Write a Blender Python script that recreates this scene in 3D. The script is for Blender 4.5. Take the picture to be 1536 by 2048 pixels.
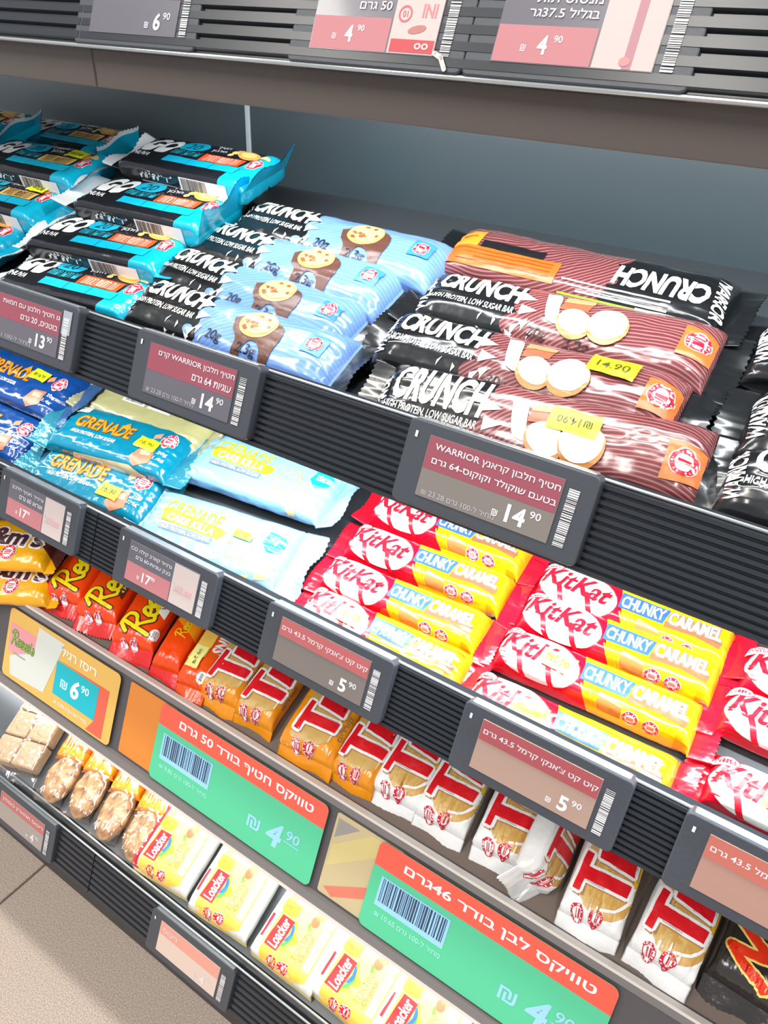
import bpy, bmesh, math, random
import numpy as np
from mathutils import Vector, Matrix
from mathutils.geometry import tessellate_polygon

# ------------------------------------------------------------------ clear, camera, world, lights
for o in list(bpy.data.objects): bpy.data.objects.remove(o)
S = bpy.context.scene
COL = S.collection
H0 = 0.90                                   # camera height above the floor
FPX = 1540.0                                # focal length in pixels of the 1536 x 2048 frame
PITCH, YAW, ROLL = 0.5644222, -0.5632643, 0.0533774
def cam_axes():
    f = np.array([math.sin(YAW)*math.cos(PITCH), math.cos(YAW)*math.cos(PITCH), -math.sin(PITCH)])
    r = np.array([math.cos(YAW), -math.sin(YAW), 0.0]); u = np.cross(r, f)
    return (r*math.cos(ROLL)+u*math.sin(ROLL), -r*math.sin(ROLL)+u*math.cos(ROLL), f)
RT, UP, FW = cam_axes()
cd = bpy.data.cameras.new('camera'); cam = bpy.data.objects.new('camera', cd); COL.objects.link(cam)
cd.sensor_fit = 'VERTICAL'; cd.sensor_height = 24.0; cd.lens = FPX/2048*24.0; cd.clip_start = 0.01
cam.matrix_world = Matrix(((RT[0], UP[0], -FW[0], 0), (RT[1], UP[1], -FW[1], 0), (RT[2], UP[2], -FW[2], H0), (0, 0, 0, 1)))
S.camera = cam
S.view_settings.view_transform = 'Standard'; S.view_settings.look = 'None'
S.view_settings.gamma = 1; S.view_settings.use_curve_mapping = False
S.view_settings.exposure = 0.55

w = bpy.data.worlds.new('store'); S.world = w; w.use_nodes = True
w.node_tree.nodes['Background'].inputs[0].default_value = (0.80, 0.84, 0.90, 1)
w.node_tree.nodes['Background'].inputs[1].default_value = 0.42

def area(name, loc, size, energy, color, aim):
    l = bpy.data.lights.new(name, 'AREA'); l.shape = 'RECTANGLE'; l.size, l.size_y = size
    l.energy = energy; l.color = color
    o = bpy.data.objects.new(name, l); COL.objects.link(o); o.location = (loc[0], loc[1], loc[2]+H0)
    o.rotation_euler = Vector(aim).to_track_quat('-Z', 'Y').to_euler()
    return o
COOL = (0.93, 0.98, 1.0); WARM = (1.0, 0.95, 0.88)
# ceiling light panels over the aisle
for i, x in enumerate((-2.2, -0.7, 0.8)):
    area('ceiling_panel_light', (x, -1.3, 1.75), (0.3, 1.2), 22, WARM, (0, 0.25, -1))
area('ceiling_panel_light', (-0.5, 0.27, 1.75), (2.6, 0.12), 30, WARM, (0, 0, -1))
# LED strips behind the front lip of every shelf
LEDS = [(-0.02, 0.80, 0.352, -0.030, 1.9), (-1.05, 0.50, 0.352, -0.030, 0.9),
        (0.10, 0.98, 0.312, -0.206, 2.6), (-0.92, 0.94, 0.312, -0.206, 0.7),
        (-0.35, 2.0, 0.303, -0.358, 3.4),
        (-0.35, 2.0, 0.262, -0.545, 0.42)]
for x, lx, y, z, e in LEDS:
    area('led_strip_light', (x, y, z), (lx, 0.008), e*lx, COOL, (0, 0.9 if z > -.1 else 0.30, -1))

# ------------------------------------------------------------------ pixel <-> place helpers
TH = math.radians(20); ST, CT = math.sin(TH), math.cos(TH)
NRM = np.array([0, -ST, CT]); DEP = np.array([0, CT, ST])
SURF = {2: np.array([0, .328, -.1746]), 3: np.array([0, .327, -.337]), 4: np.array([0, .29, -.462]), 5: np.array([0, .222, -.625])}
def ray(px, py):
    return RT*((px-768)/FPX) - UP*((py-1024)/FPX) + FW
def on_shelf(px, py, tier, h):
    s = SURF[tier]+NRM*h; d = ray(px, py)
    return d*(NRM@s)/(NRM@d)
def at_y(px, py, y):
    d = ray(px, py); return d*(y/d[1])

# ------------------------------------------------------------------ materials
MC = {}
def lin(c):
    return tuple(((v/255)/12.92 if v <= 10 else ((v/255+.055)/1.055)**2.4) for v in c)
def mat(name, rgb, rough=.4, metal=0, bump=0, bscale=120, coat=0, spec=.5):
    key = (name,)
    if key in MC: return MC[key]
    m = bpy.data.materials.new(name); m.use_nodes = True
    nt = m.node_tree; b = nt.nodes['Principled BSDF']
    b.inputs['Base Color'].default_value = (*lin(rgb), 1)
    b.inputs['Roughness'].default_value = rough; b.inputs['Metallic'].default_value = metal
    b.inputs['Specular IOR Level'].default_value = spec
    if coat: b.inputs['Coat Weight'].default_value = coat; b.inputs['Coat Roughness'].default_value = .08
    if bump: add_bump(nt, b, bump, bscale)
    MC[key] = m
    return m
def add_bump(nt, b, bump, bscale):
    tc = nt.nodes.new('ShaderNodeTexCoord'); n = nt.nodes.new('ShaderNodeTexNoise'); bm_ = nt.nodes.new('ShaderNodeBump')
    n.inputs['Scale'].default_value = bscale; n.inputs['Detail'].default_value = 3
    nt.links.new(tc.outputs['Object'], n.inputs['Vector']); nt.links.new(n.outputs['Fac'], bm_.inputs['Height'])
    bm_.inputs['Strength'].default_value = bump; bm_.inputs['Distance'].default_value = .004
    nt.links.new(bm_.outputs['Normal'], b.inputs['Normal'])
def ink(rgb):
    return mat('ink_%02x%02x%02x' % tuple(rgb), rgb, .34, bump=.12, bscale=160)
def flat_ink(rgb):
    return mat('flat_ink_%02x%02x%02x' % tuple(rgb), rgb, .5)
# wrapper film printed in zones along its length; UV = (u, t) in metres on the wrapper
def film(name, base, zones=(), rough=.22, bump=.35, bscale=70, waves=None, metal=0.0):
    """zones: (rgb, u0, slope, jag) - colour takes over where u > u0 + slope*t (+ jagged edge)"""
    if (name,) in MC: return MC[(name,)]
    m = bpy.data.materials.new(name); m.use_nodes = True; nt = m.node_tree; N = nt.nodes; Lk = nt.links
    b = N['Principled BSDF']; b.inputs['Roughness'].default_value = rough; b.inputs['Metallic'].default_value = metal
    b.inputs['Coat Weight'].default_value = .35; b.inputs['Coat Roughness'].default_value = .1
    uv = N.new('ShaderNodeUVMap'); uv.uv_map = 'print'
    sep = N.new('ShaderNodeSeparateXYZ'); Lk.new(uv.outputs[0], sep.inputs[0])
    def rgb(c):
        n = N.new('ShaderNodeRGB'); n.outputs[0].default_value = (*lin(c), 1); return n.outputs[0]
    def math_(op, a, c):
        n = N.new('ShaderNodeMath'); n.operation = op
        for i, v in enumerate((a, c)):
            if isinstance(v, (int, float)): n.inputs[i].default_value = v
            else: Lk.new(v, n.inputs[i])
        return n.outputs[0]
    def mix(fac, a, c):
        n = N.new('ShaderNodeMix'); n.data_type = 'RGBA'; Lk.new(fac, n.inputs[0]); Lk.new(a, n.inputs[6]); Lk.new(c, n.inputs[7]); return n.outputs[2]
    cur = rgb(base)
    for zc, u0, sl, jag in zones:
        lim = math_('ADD', math_('MULTIPLY', sep.outputs[1], sl), u0)
        if jag:
            v = N.new('ShaderNodeTexVoronoi'); v.inputs['Scale'].default_value = 90; Lk.new(uv.outputs[0], v.inputs['Vector'])
            lim = math_('ADD', lim, math_('MULTIPLY', v.outputs['Distance'], jag))
        c2 = rgb(zc)
        if waves and waves[0] == zc:
            nz = N.new('ShaderNodeTexWave'); nz.wave_type = 'RINGS'; nz.rings_direction = 'Z'; nz.inputs['Scale'].default_value = waves[2]
            nz.inputs['Distortion'].default_value = 3.5; nz.inputs['Detail'].default_value = 0; nz.inputs['Detail Scale'].default_value = .4
            va = N.new('ShaderNodeVectorMath'); va.operation = 'ADD'; va.inputs[1].default_value = (-.055, .075, 0); Lk.new(uv.outputs[0], va.inputs[0]); Lk.new(va.outputs[0], nz.inputs['Vector'])
            c2 = mix(math_('GREATER_THAN', nz.outputs['Fac'], waves[3]), c2, rgb(waves[1]))
        cur = mix(math_('GREATER_THAN', sep.outputs[0], lim), cur, c2)
    Lk.new(cur, b.inputs['Base Color'])
    add_bump(nt, b, bump, bscale)
    MC[(name,)] = m
    return m

# ------------------------------------------------------------------ objects
def tag(o, label=None, cat=None, group=None, kind=None):
    if label: o['label'] = label
    if cat: o['category'] = cat
    if group: o['group'] = group
    if kind: o['kind'] = kind
    return o
def link(name, me, parent=None):
    o = bpy.data.objects.new(name, me); COL.objects.link(o)
    if parent is not None: o.parent = parent
    return o
def empty(name, M):
    o = bpy.data.objects.new(name, None); COL.objects.link(o); o.matrix_world = M; o.empty_display_size = .01
    return o
def frame(origin, ax, az):
    ax = np.array(ax)/np.linalg.norm(ax); az = np.array(az, float); az = az-ax*(az@ax); az /= np.linalg.norm(az); ay = np.cross(az, ax)
    return Matrix(((ax[0], ay[0], az[0], origin[0]), (ax[1], ay[1], az[1], origin[1]), (ax[2], ay[2], az[2], origin[2]+H0), (0, 0, 0, 1)))
def mesh(name, V, F, mats, mi=None, smooth=False, uv=None):
    me = bpy.data.meshes.new(name); me.from_pydata([tuple(v) for v in V], [], F)
    for m in (mats if isinstance(mats, (list, tuple)) else [mats]): me.materials.append(m)
    if mi is not None: me.polygons.foreach_set('material_index', np.array(mi, dtype=np.int32))
    if smooth: me.polygons.foreach_set('use_smooth', np.ones(len(me.polygons), dtype=bool))
    if uv is not None:
        lay = me.uv_layers.new(name='print'); vi = np.empty(len(me.loops), dtype=np.int32); me.loops.foreach_get('vertex_index', vi)
        lay.data.foreach_set('uv', np.asarray(uv, dtype=np.float32)[vi].ravel())
    me.update()
    return me
def box_mesh(name, x0, x1, y0, y1, z0, z1, m, bev=0, seg=2):
    bm = bmesh.new(); bmesh.ops.create_cube(bm, size=1)
    bmesh.ops.transform(bm, verts=bm.verts, matrix=Matrix.LocRotScale(((x0+x1)/2, (y0+y1)/2, (z0+z1)/2), None, (x1-x0, y1-y0, z1-z0)))
    if bev: bmesh.ops.bevel(bm, geom=bm.edges[:], offset=bev, segments=seg, affect='EDGES', profile=.5)
    me = bpy.data.meshes.new(name); bm.to_mesh(me); bm.free(); me.materials.append(m)
    return me
def extrude_x(name, prof, x0, x1, m, closed=True, smooth=False):
    n = len(prof); V = [(x0, y, z) for y, z in prof]+[(x1, y, z) for y, z in prof]
    F = [(i, (i+1) % n, n+(i+1) % n, n+i) for i in range(n if closed else n-1)]
    if closed: F += [tuple(range(n-1, -1, -1)), tuple(range(n, 2*n))]
    return mesh(name, V, F, m, smooth=smooth)

# ------------------------------------------------------------------ flat artwork (2D meshes, millimetres)
def P2(V, F): return (np.array(V, float).reshape(-1, 2), [tuple(f) for f in F])
def rect(x0, y0, x1, y1): return P2([(x0, y0), (x1, y0), (x1, y1), (x0, y1)], [(0, 1, 2, 3)])
def poly(pts):
    tri = tessellate_polygon([[Vector((x, y, 0)) for x, y in pts]])
    return P2(pts, [tuple(t) for t in tri])
def ellipse(cx, cy, rx, ry, rot=0, n=28):
    a = np.arange(n)*2*math.pi/n; c, s = math.cos(rot), math.sin(rot)
    x, y = rx*np.cos(a), ry*np.sin(a)
    return poly([(cx+c*i-s*j, cy+s*i+c*j) for i, j in zip(x, y)])
def ring(cx, cy, r0, r1, n=28, a0=0, a1=360):
    V, F = [], []
    k = n+1
    for i in range(k):
        a = math.radians(a0+(a1-a0)*i/n); V += [(cx+r0*math.cos(a), cy+r0*math.sin(a)), (cx+r1*math.cos(a), cy+r1*math.sin(a))]
    for i in range(n): F.append((2*i, 2*i+1, 2*i+3, 2*i+2))
    return P2(V, F)
def join(*gs):
    V, F, o = [], [], 0
    for v, f in gs:
        V.append(v); F += [tuple(i+o for i in t) for t in f]; o += len(v)
    return (np.concatenate(V), F)
def stroke(pts, wd, cap=True):
    gs = []
    for (x0, y0), (x1, y1) in zip(pts[:-1], pts[1:]):
        d = math.hypot(x1-x0, y1-y0) or 1; nx, ny = -(y1-y0)/d*wd/2, (x1-x0)/d*wd/2
        gs.append(P2([(x0+nx, y0+ny), (x0-nx, y0-ny), (x1-nx, y1-ny), (x1+nx, y1+ny)], [(0, 1, 2, 3)]))
    for x, y in (pts if cap else pts[1:-1]): gs.append(ellipse(x, y, wd/2, wd/2, n=10))
    return join(*gs)
def spline(pts, k=5):
    out = []; p = [pts[0]]+list(pts)+[pts[-1]]
    for i in range(1, len(p)-2):
        for j in range(k):
            t = j/k; a, b, c, d = (np.array(q, float) for q in p[i-1:i+3])
            out.append(tuple(.5*((2*b)+(c-a)*t+(2*a-5*b+4*c-d)*t*t+(3*b-a-3*c+d)*t**3)))
    out.append(tuple(pts[-1])); return out
def move(g, dx=0, dy=0, rot=0, sx=1, sy=1, shear=0):
    v = g[0]*[sx, sy]; v = np.stack([v[:, 0]+shear*v[:, 1], v[:, 1]], 1)
    c, s = math.cos(math.radians(rot)), math.sin(math.radians(rot))
    return (np.stack([c*v[:, 0]-s*v[:, 1]+dx, s*v[:, 0]+c*v[:, 1]+dy], 1), g[1])
TC = {}
def raw_text(s, bold):
    c = bpy.data.curves.new('t', 'FONT'); c.body = s; c.size = 1; c.offset = bold; c.resolution_u = 3; c.fill_mode = 'FRONT'
    o = bpy.data.objects.new('t', c); 
    me = bpy.data.meshes.new_from_object(o)
    V = np.array([v.co[:2] for v in me.vertices]).reshape(-1, 2); F = [tuple(p.vertices) for p in me.polygons]
    bpy.data.objects.remove(o); bpy.data.curves.remove(c); bpy.data.meshes.remove(me)
    return V, F
def glyphs(s, bold):
    if (s, bold) in TC: return TC[(s, bold)]
    sub_ = s.replace('ף', 'ך').replace('ד', 'ר')
    V, F = raw_text(sub_, bold)
    for i, ch in enumerate(s):                        # the final pe is a final kaf with a small inner hook
        if ch == 'ף':
            x = raw_text(sub_[:i].rstrip(), bold)[0][:, 0].max()+(.32 if s[i-1] == ' ' else .06) if i else V[:, 0].min()
            V, F = join((V, F), stroke([(x+.06, .56), (x+.06, .34), (x+.22, .34)], .075))
        if ch == 'ד':                                 # the dalet is a resh with its roof drawn out to the right
            x = raw_text(sub_[:i+1], bold)[0][:, 0].max()
            V, F = join((V, F), P2([(x-.12, .505), (x+.045, .505), (x+.045, .585), (x-.12, .585)], [(0, 1, 2, 3)]))
    V = V-(V.min(0)+V.max(0))/2
    TC[(s, bold)] = (V, F); return TC[(s, bold)]
def text(s, cx, cy, wd, ht, rot=0, bold=.012, shear=0):
    """lettering stretched to a box wd x ht (ht None: keep proportions)"""
    V, F = glyphs(s, bold); d = V.max(0)-V.min(0)
    sx = wd/d[0]; sy = sx if ht is None else ht/d[1]
    return move((V, F), cx, cy, rot, sx, sy, shear)
def he(s, cx, cy, wd, ht, rot=0, bold=.012): return text(bidi(s), cx, cy, wd, ht, rot, bold)
def bidi(s):
    """visual order of a right-to-left line"""
    runs = []
    for ch in s:
        k = 'l' if (ch.isascii() and (ch.isalnum() or ch == '.')) else 'r'
        if runs and k == 'l' and runs[-1][0] == 'l': runs[-1][1] += ch
        else: runs.append([k, ch])
    return ''.join(r[1] for r in runs[::-1])
def grow(g, r, n=6):
    return join(*[(g[0]+[r*math.cos(k*2*math.pi/n), r*math.sin(k*2*math.pi/n)], g[1]) for k in range(n)])
def barcode(x0, y0, x1, y1, seed=1, vert=False):
    R = random.Random(seed); gs = []; a, b = (y0, y1) if vert else (x0, x1); p = a
    while p < b:
        wd = R.choice((.35, .35, .7, .7, 1.0))*(b-a)/34; g_ = R.choice((.4, .5, .9))*(b-a)/34
        q = min(p+wd, b); gs.append(rect(x0, p, x1, q) if vert else rect(p, y0, q, y1)); p = q+g_
    return join(*gs)
RED = (206, 22, 52); WHITE = (246, 246, 246); YEL = (226, 236, 30); BLACK = (22, 22, 24)
def seal(cx, cy, r, rot=0, rgb=RED):
    gs = [(ellipse(cx, cy, r, r), WHITE, 1), (join(ring(cx, cy, r*.62, r*.93), *[rect(cx-r*.42, cy+k*r*.22-r*.06, cx+r*.42, cy+k*r*.22+r*.06) for k in (-1, 0, 1)]), rgb, 2),
          (join(*[move(rect(-r*.05, r*.7, r*.05, r*.84), cx, cy, k*20+rot) for k in range(18) if k % 3]), WHITE, 3)]
    return gs

# ------------------------------------------------------------------ flow-pack surface
class Noise2:
    def __init__(s, seed):
        R = np.random.RandomState(seed); s.g = R.rand(64, 64)*2-1
    def __call__(s, x, y):
        x = np.asarray(x); y = np.asarray(y); xi = np.floor(x).astype(int); yi = np.floor(y).astype(int); fx = x-xi; fy = y-yi
        fx = fx*fx*(3-2*fx); fy = fy*fy*(3-2*fy); g = s.g
        a = g[xi % 64, yi % 64]; b = g[(xi+1) % 64, yi % 64]; c = g[xi % 64, (yi+1) % 64]; d = g[(xi+1) % 64, (yi+1) % 64]
        return (a*(1-fx)+b*fx)*(1-fy)+(c*(1-fx)+d*fx)*fy
class Pack:
    """wrapped bar: local x along the bar, y across, z up; base at z = 0; sizes in metres"""
    def __init__(s, L, W, H, fin=.013, n=4, seed=0, wr=.0005, cr=.0012, bend=(10, 10), taper=0, tr=None, finw=None, zf=.35, bow=0, twist=0, puff=0):
        s.L, s.W, s.H, s.fin, s.n, s.wr, s.cr, s.taper, s.zf, s.bow, s.twist, s.puff = L, W, H, fin, n, wr, cr, taper, zf, bow, twist, puff
        s.bend = [math.radians(b) for b in bend]; s.tr = tr or H*.8; s.Wf = finw or W+H*.45
        s.nz = Noise2(seed); s.sd = seed; s.ts = 1.0
        s.K = 12; s.tab = []; th = np.linspace(-math.pi, math.pi, 721)
        for k in range(s.K+1):
            w_, h_ = s.wh(k/s.K); y, z = s.sec(th, w_, h_)
            d = np.concatenate([[0], np.cumsum(np.hypot(np.diff(y), np.diff(z)))]); s.tab.append(((d/d[-1])-.5, d[-1]))
        s.th = th; s.per = s.tab[-1][1]
    def wh(s, a): return s.W+(s.Wf-s.W)*(1-a)**1.5, .0007+(s.H-.0007)*a
    def sec(s, th, w_, h_):
        e = 2/s.n
        return w_/2*np.sign(np.sin(th))*np.abs(np.sin(th))**e, h_/2*np.sign(np.cos(th))*np.abs(np.cos(th))**e
    def P(s, u, t, off=0, raw=False):
        u = np.asarray(u, float); t = np.asarray(t, float); au = np.abs(u); hb = s.L/2
        a = np.clip((hb-au)/s.tr, 0, 1); a = np.sqrt(np.clip(1-(1-a)**2.2, 0, 1))
        w_ = s.W+(s.Wf-s.W)*(1-a)**1.5; h_ = .0007+(s.H-.0007)*a
        v = np.clip(t/s.per, -.5, .5)
        k = a*s.K; k0 = np.clip(np.floor(k).astype(int), 0, s.K-1); fk = k-k0
        th = np.zeros_like(u)
        for kk in range(s.K):
            m_ = k0 == kk
            if m_.any():
                t0 = np.interp(v[m_], s.tab[kk][0], s.th); t1 = np.interp(v[m_], s.tab[kk+1][0], s.th)
                th[m_] = t0*(1-fk[m_])+t1*fk[m_]
        y, z = s.sec(th, w_, h_)
        y = y*(1-s.taper*z/s.H*2)
        # wrinkles: soft dents on the body, lengthwise creases towards the seals
        ew = np.clip(1-(hb-au)/(s.tr*2.2), 0, 1); ew = ew*ew
        body = a
        d = s.wr*s.nz(u*75+9, v*26+5)*body+s.wr*.6*s.nz(u*190, v*50)*body
        cr = s.cr*(np.abs(s.nz(u*16+31, v*70+17))*2-.8)*ew*np.clip(a*1.5, .15, 1)
        rr = np.hypot(y/(w_*.5), z/(h_*.5+1e-6))+1e-6
        nz_ = (z/(h_*.5+1e-6))/rr; ny_ = (y/(w_*.5))/rr
        z = z+(d+cr)*nz_; y = y+(d+cr)*ny_*.6
        if s.puff: z = z+s.puff*np.clip(1-(u/hb)**2, 0, 1)*np.clip(1-(2*y/s.W)**2, 0, 1)*(z > 0)
        zc = s.H*(s.zf+(.5-s.zf)*a)
        x = np.clip(u, -hb, hb); dd = np.clip(au-hb, 0, None)
        if s.fin:
            sg = np.sign(u); be = np.where(sg < 0, s.bend[0], s.bend[1])
            wav = .0016*np.sin(y*170+s.sd*1.7)+.0022*s.nz(y*45+s.sd, sg*7+3)
            x = x+sg*dd*np.cos(be); z = z+dd*np.sin(be)+wav*np.clip(dd/s.fin, 0, 1)*(s.fin/.013)
        z = z+zc
        if s.bow: z = z-s.bow*(u/hb)**2
        if s.twist:
            ang = s.twist*u/hb; y, zz = y*np.cos(ang)-(z-s.H/2)*np.sin(ang), y*np.sin(ang)+(z-s.H/2)*np.cos(ang); z = zz+s.H/2
        p = np.stack([x, y, z], -1)
        if raw or not np.any(off): return p
        e = 4e-4
        n_ = np.cross(s.P(u+e, t, raw=True)-s.P(u-e, t, raw=True), s.P(u, t+e, raw=True)-s.P(u, t-e, raw=True))
        n_ /= np.linalg.norm(n_, axis=-1, keepdims=True)+1e-12
        return p+n_*np.asarray(off)[..., None]
    def grid(s, us, nv, name, m, teeth=0):
        vs = (np.arange(nv)/nv-.5)*s.per
        U, T = np.meshgrid(us, vs, indexing='ij')
        if teeth:
            z = teeth*.0012*(np.arange(nv) % 2)
            U = U.copy(); r = -1 if teeth > 0 else 0; U[r] += z
        V = s.P(U, T).reshape(-1, 3); F = []
        for i in range(len(us)-1):
            for j in range(nv):
                k = (j+1) % nv; F.append((i*nv+j, (i+1)*nv+j, (i+1)*nv+k, i*nv+k))
        return mesh(name, V, F, m, smooth=True, uv=np.stack([U.ravel(), T.ravel()], 1))
    def build(s, root, m, mfin=None, nv=56, names=('wrapper', 'end_seal'), mleft=None):
        hb = s.L/2; nu = max(24, int(s.L/.0026))
        k = .5-.5*np.cos(np.linspace(0, math.pi, nu)); us = (np.linspace(0, 1, nu)*.6+k*.4)*s.L-hb
        link(names[0], s.grid(us, nv, names[0], m), root)
        if s.fin:
            f = np.linspace(0, s.fin, 6)
            link(names[1], s.grid(-hb-f[::-1], nv, names[1], mleft or mfin or m, teeth=-1), root)
            link(names[1], s.grid(hb+f, nv, names[1], mfin or m, teeth=1), root)
    def art(s, root, name, items, parent=None, du=0, dt=0, flip=False):
        """items: (shape2d in mm, rgb or material, layer)"""
        Vs, Fs, mats, mi, o = [], [], [], [], 0
        for g, c, lay in items:
            v, f = cut(g)
            uu = v[:, 0]/1000; tt = v[:, 1]/1000
            if flip: uu, tt = -uu, -tt
            uu = uu+du; tt = tt*s.ts+dt
            p = s.P(uu, tt, np.full(len(uu), .00025+.00020*lay))
            m = c if not isinstance(c, tuple) else ink(c)
            if m not in mats: mats.append(m)
            k = mats.index(m); Vs.append(p)
            for t in f: Fs.append(tuple(i+o for i in t)); mi.append(k)
            o += len(p)
        return link(name, mesh(name, np.concatenate(Vs), Fs, mats, mi, smooth=True), parent or root)
CC = {}
def cut(g, st=2.0, su=3.0):
    key = (g[0].tobytes(), len(g[1]))
    if key in CC: return CC[key]
    V, F = g; bm = bmesh.new(); vs = [bm.verts.new((x, y, 0)) for x, y in V]
    for f in F:
        try: bm.faces.new([vs[i] for i in f])
        except ValueError: pass
    lo, hi = V.min(0), V.max(0)
    for ax, step in ((1, st), (0, su)):
        k = math.floor(lo[ax]/step)+1
        while k*step < hi[ax]-1e-6:
            co = [0, 0, 0]; co[ax] = k*step; no = [0, 0, 0]; no[ax] = 1
            bmesh.ops.bisect_plane(bm, geom=bm.verts[:]+bm.edges[:]+bm.faces[:], plane_co=co, plane_no=no, dist=1e-5); k += 1
    bm.verts.index_update()
    V2 = np.array([v.co[:2] for v in bm.verts]); F2 = [tuple(v.index for v in f.verts) for f in bm.faces]
    L2 = V2.tolist(); F2 = [t if area2(L2, t) > 0 else t[::-1] for t in F2]
    bm.free(); CC[key] = (V2, F2); return CC[key]
def area2(V, t):
    p = [V[i] for i in t]; return sum(a[0]*b[1]-b[0]*a[1] for a, b in zip(p, p[1:]+p[:1]))
def flat_art(root, name, items, mm=.001, z0=.0003, step=.00012, plain=True):
    """flat print on a panel: local x right, y up, z out"""
    Vs, Fs, mats, mi, o = [], [], [], [], 0
    for g, c, lay in items:
        v, f = g; m = c if not isinstance(c, tuple) else (flat_ink(c) if plain else ink(c))
        if m not in mats: mats.append(m)
        k = mats.index(m)
        Vs.append(np.concatenate([v*mm, np.full((len(v), 1), z0+step*lay)], 1))
        for t in f:
            if area2(v, t) < 0: t = t[::-1]
            Fs.append(tuple(i+o for i in t)); mi.append(k)
        o += len(v)
    return link(name, mesh(name, np.concatenate(Vs), Fs, mats, mi), root)

# ------------------------------------------------------------------ floor
M_TILE = bpy.data.materials.new('floor_tile'); M_TILE.use_nodes = True
nt = M_TILE.node_tree; b = nt.nodes['Principled BSDF']; b.inputs['Roughness'].default_value = .55
tc = nt.nodes.new('ShaderNodeTexCoord'); n1 = nt.nodes.new('ShaderNodeTexNoise'); n1.inputs['Scale'].default_value = 700; n1.inputs['Detail'].default_value = 4
cr = nt.nodes.new('ShaderNodeValToRGB'); cr.color_ramp.elements[0].position = .38; cr.color_ramp.elements[1].position = .66
cr.color_ramp.elements[0].color = (*lin((158, 142, 130)), 1); cr.color_ramp.elements[1].color = (*lin((204, 188, 174)), 1)
nt.links.new(tc.outputs['Object'], n1.inputs['Vector']); nt.links.new(n1.outputs['Fac'], cr.inputs['Fac']); nt.links.new(cr.outputs['Color'], b.inputs['Base Color'])
floor = link('floor', box_mesh('floor', -3, 2.4, -2.4, 1.2, -.02, -.003, mat('grout', (120, 108, 98), .8))); tag(floor, kind='structure')
ts = .6
jx = at_y(0, 1800, 1.0)
tj = ray(40, 1772); tj = tj*(-H0/tj[2])                 # a tile joint crosses the floor here
tm = box_mesh('tile', .0015, ts-.0015, .0015, ts-.0015, -.006, 0, M_TILE, .001, 1)
for i in range(-4, 5):
    for j in range(-4, 3):
        t = link('tile', tm, floor); t.location = (tj[0]+i*ts, j*ts+.05, 0)

# ------------------------------------------------------------------ display rack
M_RACK = mat('rack_black', (40, 44, 50), .38, bump=.04, bscale=300)
M_RAIL = mat('rail_black', (38, 42, 48), .28)
M_BROWN = mat('lip_graphite', (92, 84, 80), .45)
M_BACK = mat('back_panel_paint', (62, 73, 78), .33, bump=.05, bscale=40)
M_BOARD = mat('shelf_board', (66, 70, 74), .3)
M_CHROME = mat('clear_edge', (190, 196, 198), .18, metal=.6)
XL, XR = -1.5, 0.62
rack = empty('display_rack', Matrix.Translation((0, .4, 0)))
tag(rack, 'dark metal snack display rack with five sloping shelves and ridged price rails', 'display rack')
def rpart(name, me, parent=rack):
    o = link(name, me, parent); o.matrix_parent_inverse = Matrix.Identity(4)
    return o
def R_(me):                                           # shift from rack-relative camera coordinates to the rack's own
    me.transform(Matrix.Translation((0, -.4, H0))); return me
SEAM = -.4608
for x0, x1 in ((XL, SEAM-.0022), (SEAM+.0022, XR)):
    rpart('back_panel', R_(box_mesh('back_panel', x0, x1, .50, .515, -.80, .45, M_BACK, .001)))
rpart('panel_joint', R_(box_mesh('panel_joint', SEAM-.0022, SEAM+.0022, .499, .512, -.80, .45, mat('joint_strip', (196, 204, 206), .3), .0006)))
TL_ = math.radians(22); SL, CL = math.sin(TL_), math.cos(TL_)
def ridged(y0, z0, ln, n, dep=.0022, back=.006):
    """ridged rail face running down from (y0, z0) along the 22 degree lean"""
    pts = []
    for i in range(n):
        for fr, d in ((.08, 0), (.18, -dep), (.72, -dep), (.9, 0)):
            q = (i+fr)/n*ln; pts.append((y0-q*SL+d*CL, z0-q*CL-d*SL))
    pts.append((y0-ln*SL, z0-ln*CL)); pts.append((y0-ln*SL+back*CL, z0-ln*CL-back*SL*0)); pts.append((y0+back, z0))
    return pts
JOINTS = (XL, -.424, XR)
def shelf(tier, rail_top, rail_len, nr, board_y1=.50):
    s = SURF[tier]; y0 = rail_top[0]+.004; z_ = lambda y: s[2]+(y-s[1])*math.tan(TH)
    me = extrude_x('shelf', [(y0, z_(y0)), (board_y1, z_(board_y1)), (board_y1, z_(board_y1)-.014), (y0+.01, z_(y0+.01)-.014), (y0, z_(y0)-.012)], XL, XR, M_BOARD)
    sh = rpart('shelf', R_(me))
    def sub(name, me): return rpart(name, R_(me), sh)
    for a, b_ in zip(JOINTS[:-1], JOINTS[1:]):
        sub('price_rail', extrude_x('price_rail', ridged(rail_top[0], rail_top[1], rail_len, nr), a+.0006, b_-.0006, M_RAIL))
    return sh, sub
M_LED = bpy.data.materials.new('led_diffuser'); M_LED.use_nodes = True
bb = M_LED.node_tree.nodes['Principled BSDF']; bb.inputs['Emission Color'].default_value = (.93, .98, 1, 1); bb.inputs['Emission Strength'].default_value = 6
def edge_bar(sub, name, y, z, r, m):
    pr = [(y+r*math.cos(k*math.pi/4), z+r*math.sin(k*math.pi/4)) for k in range(8)]
    sub(name, extrude_x(name, pr, XL, XR, m, smooth=True))
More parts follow.
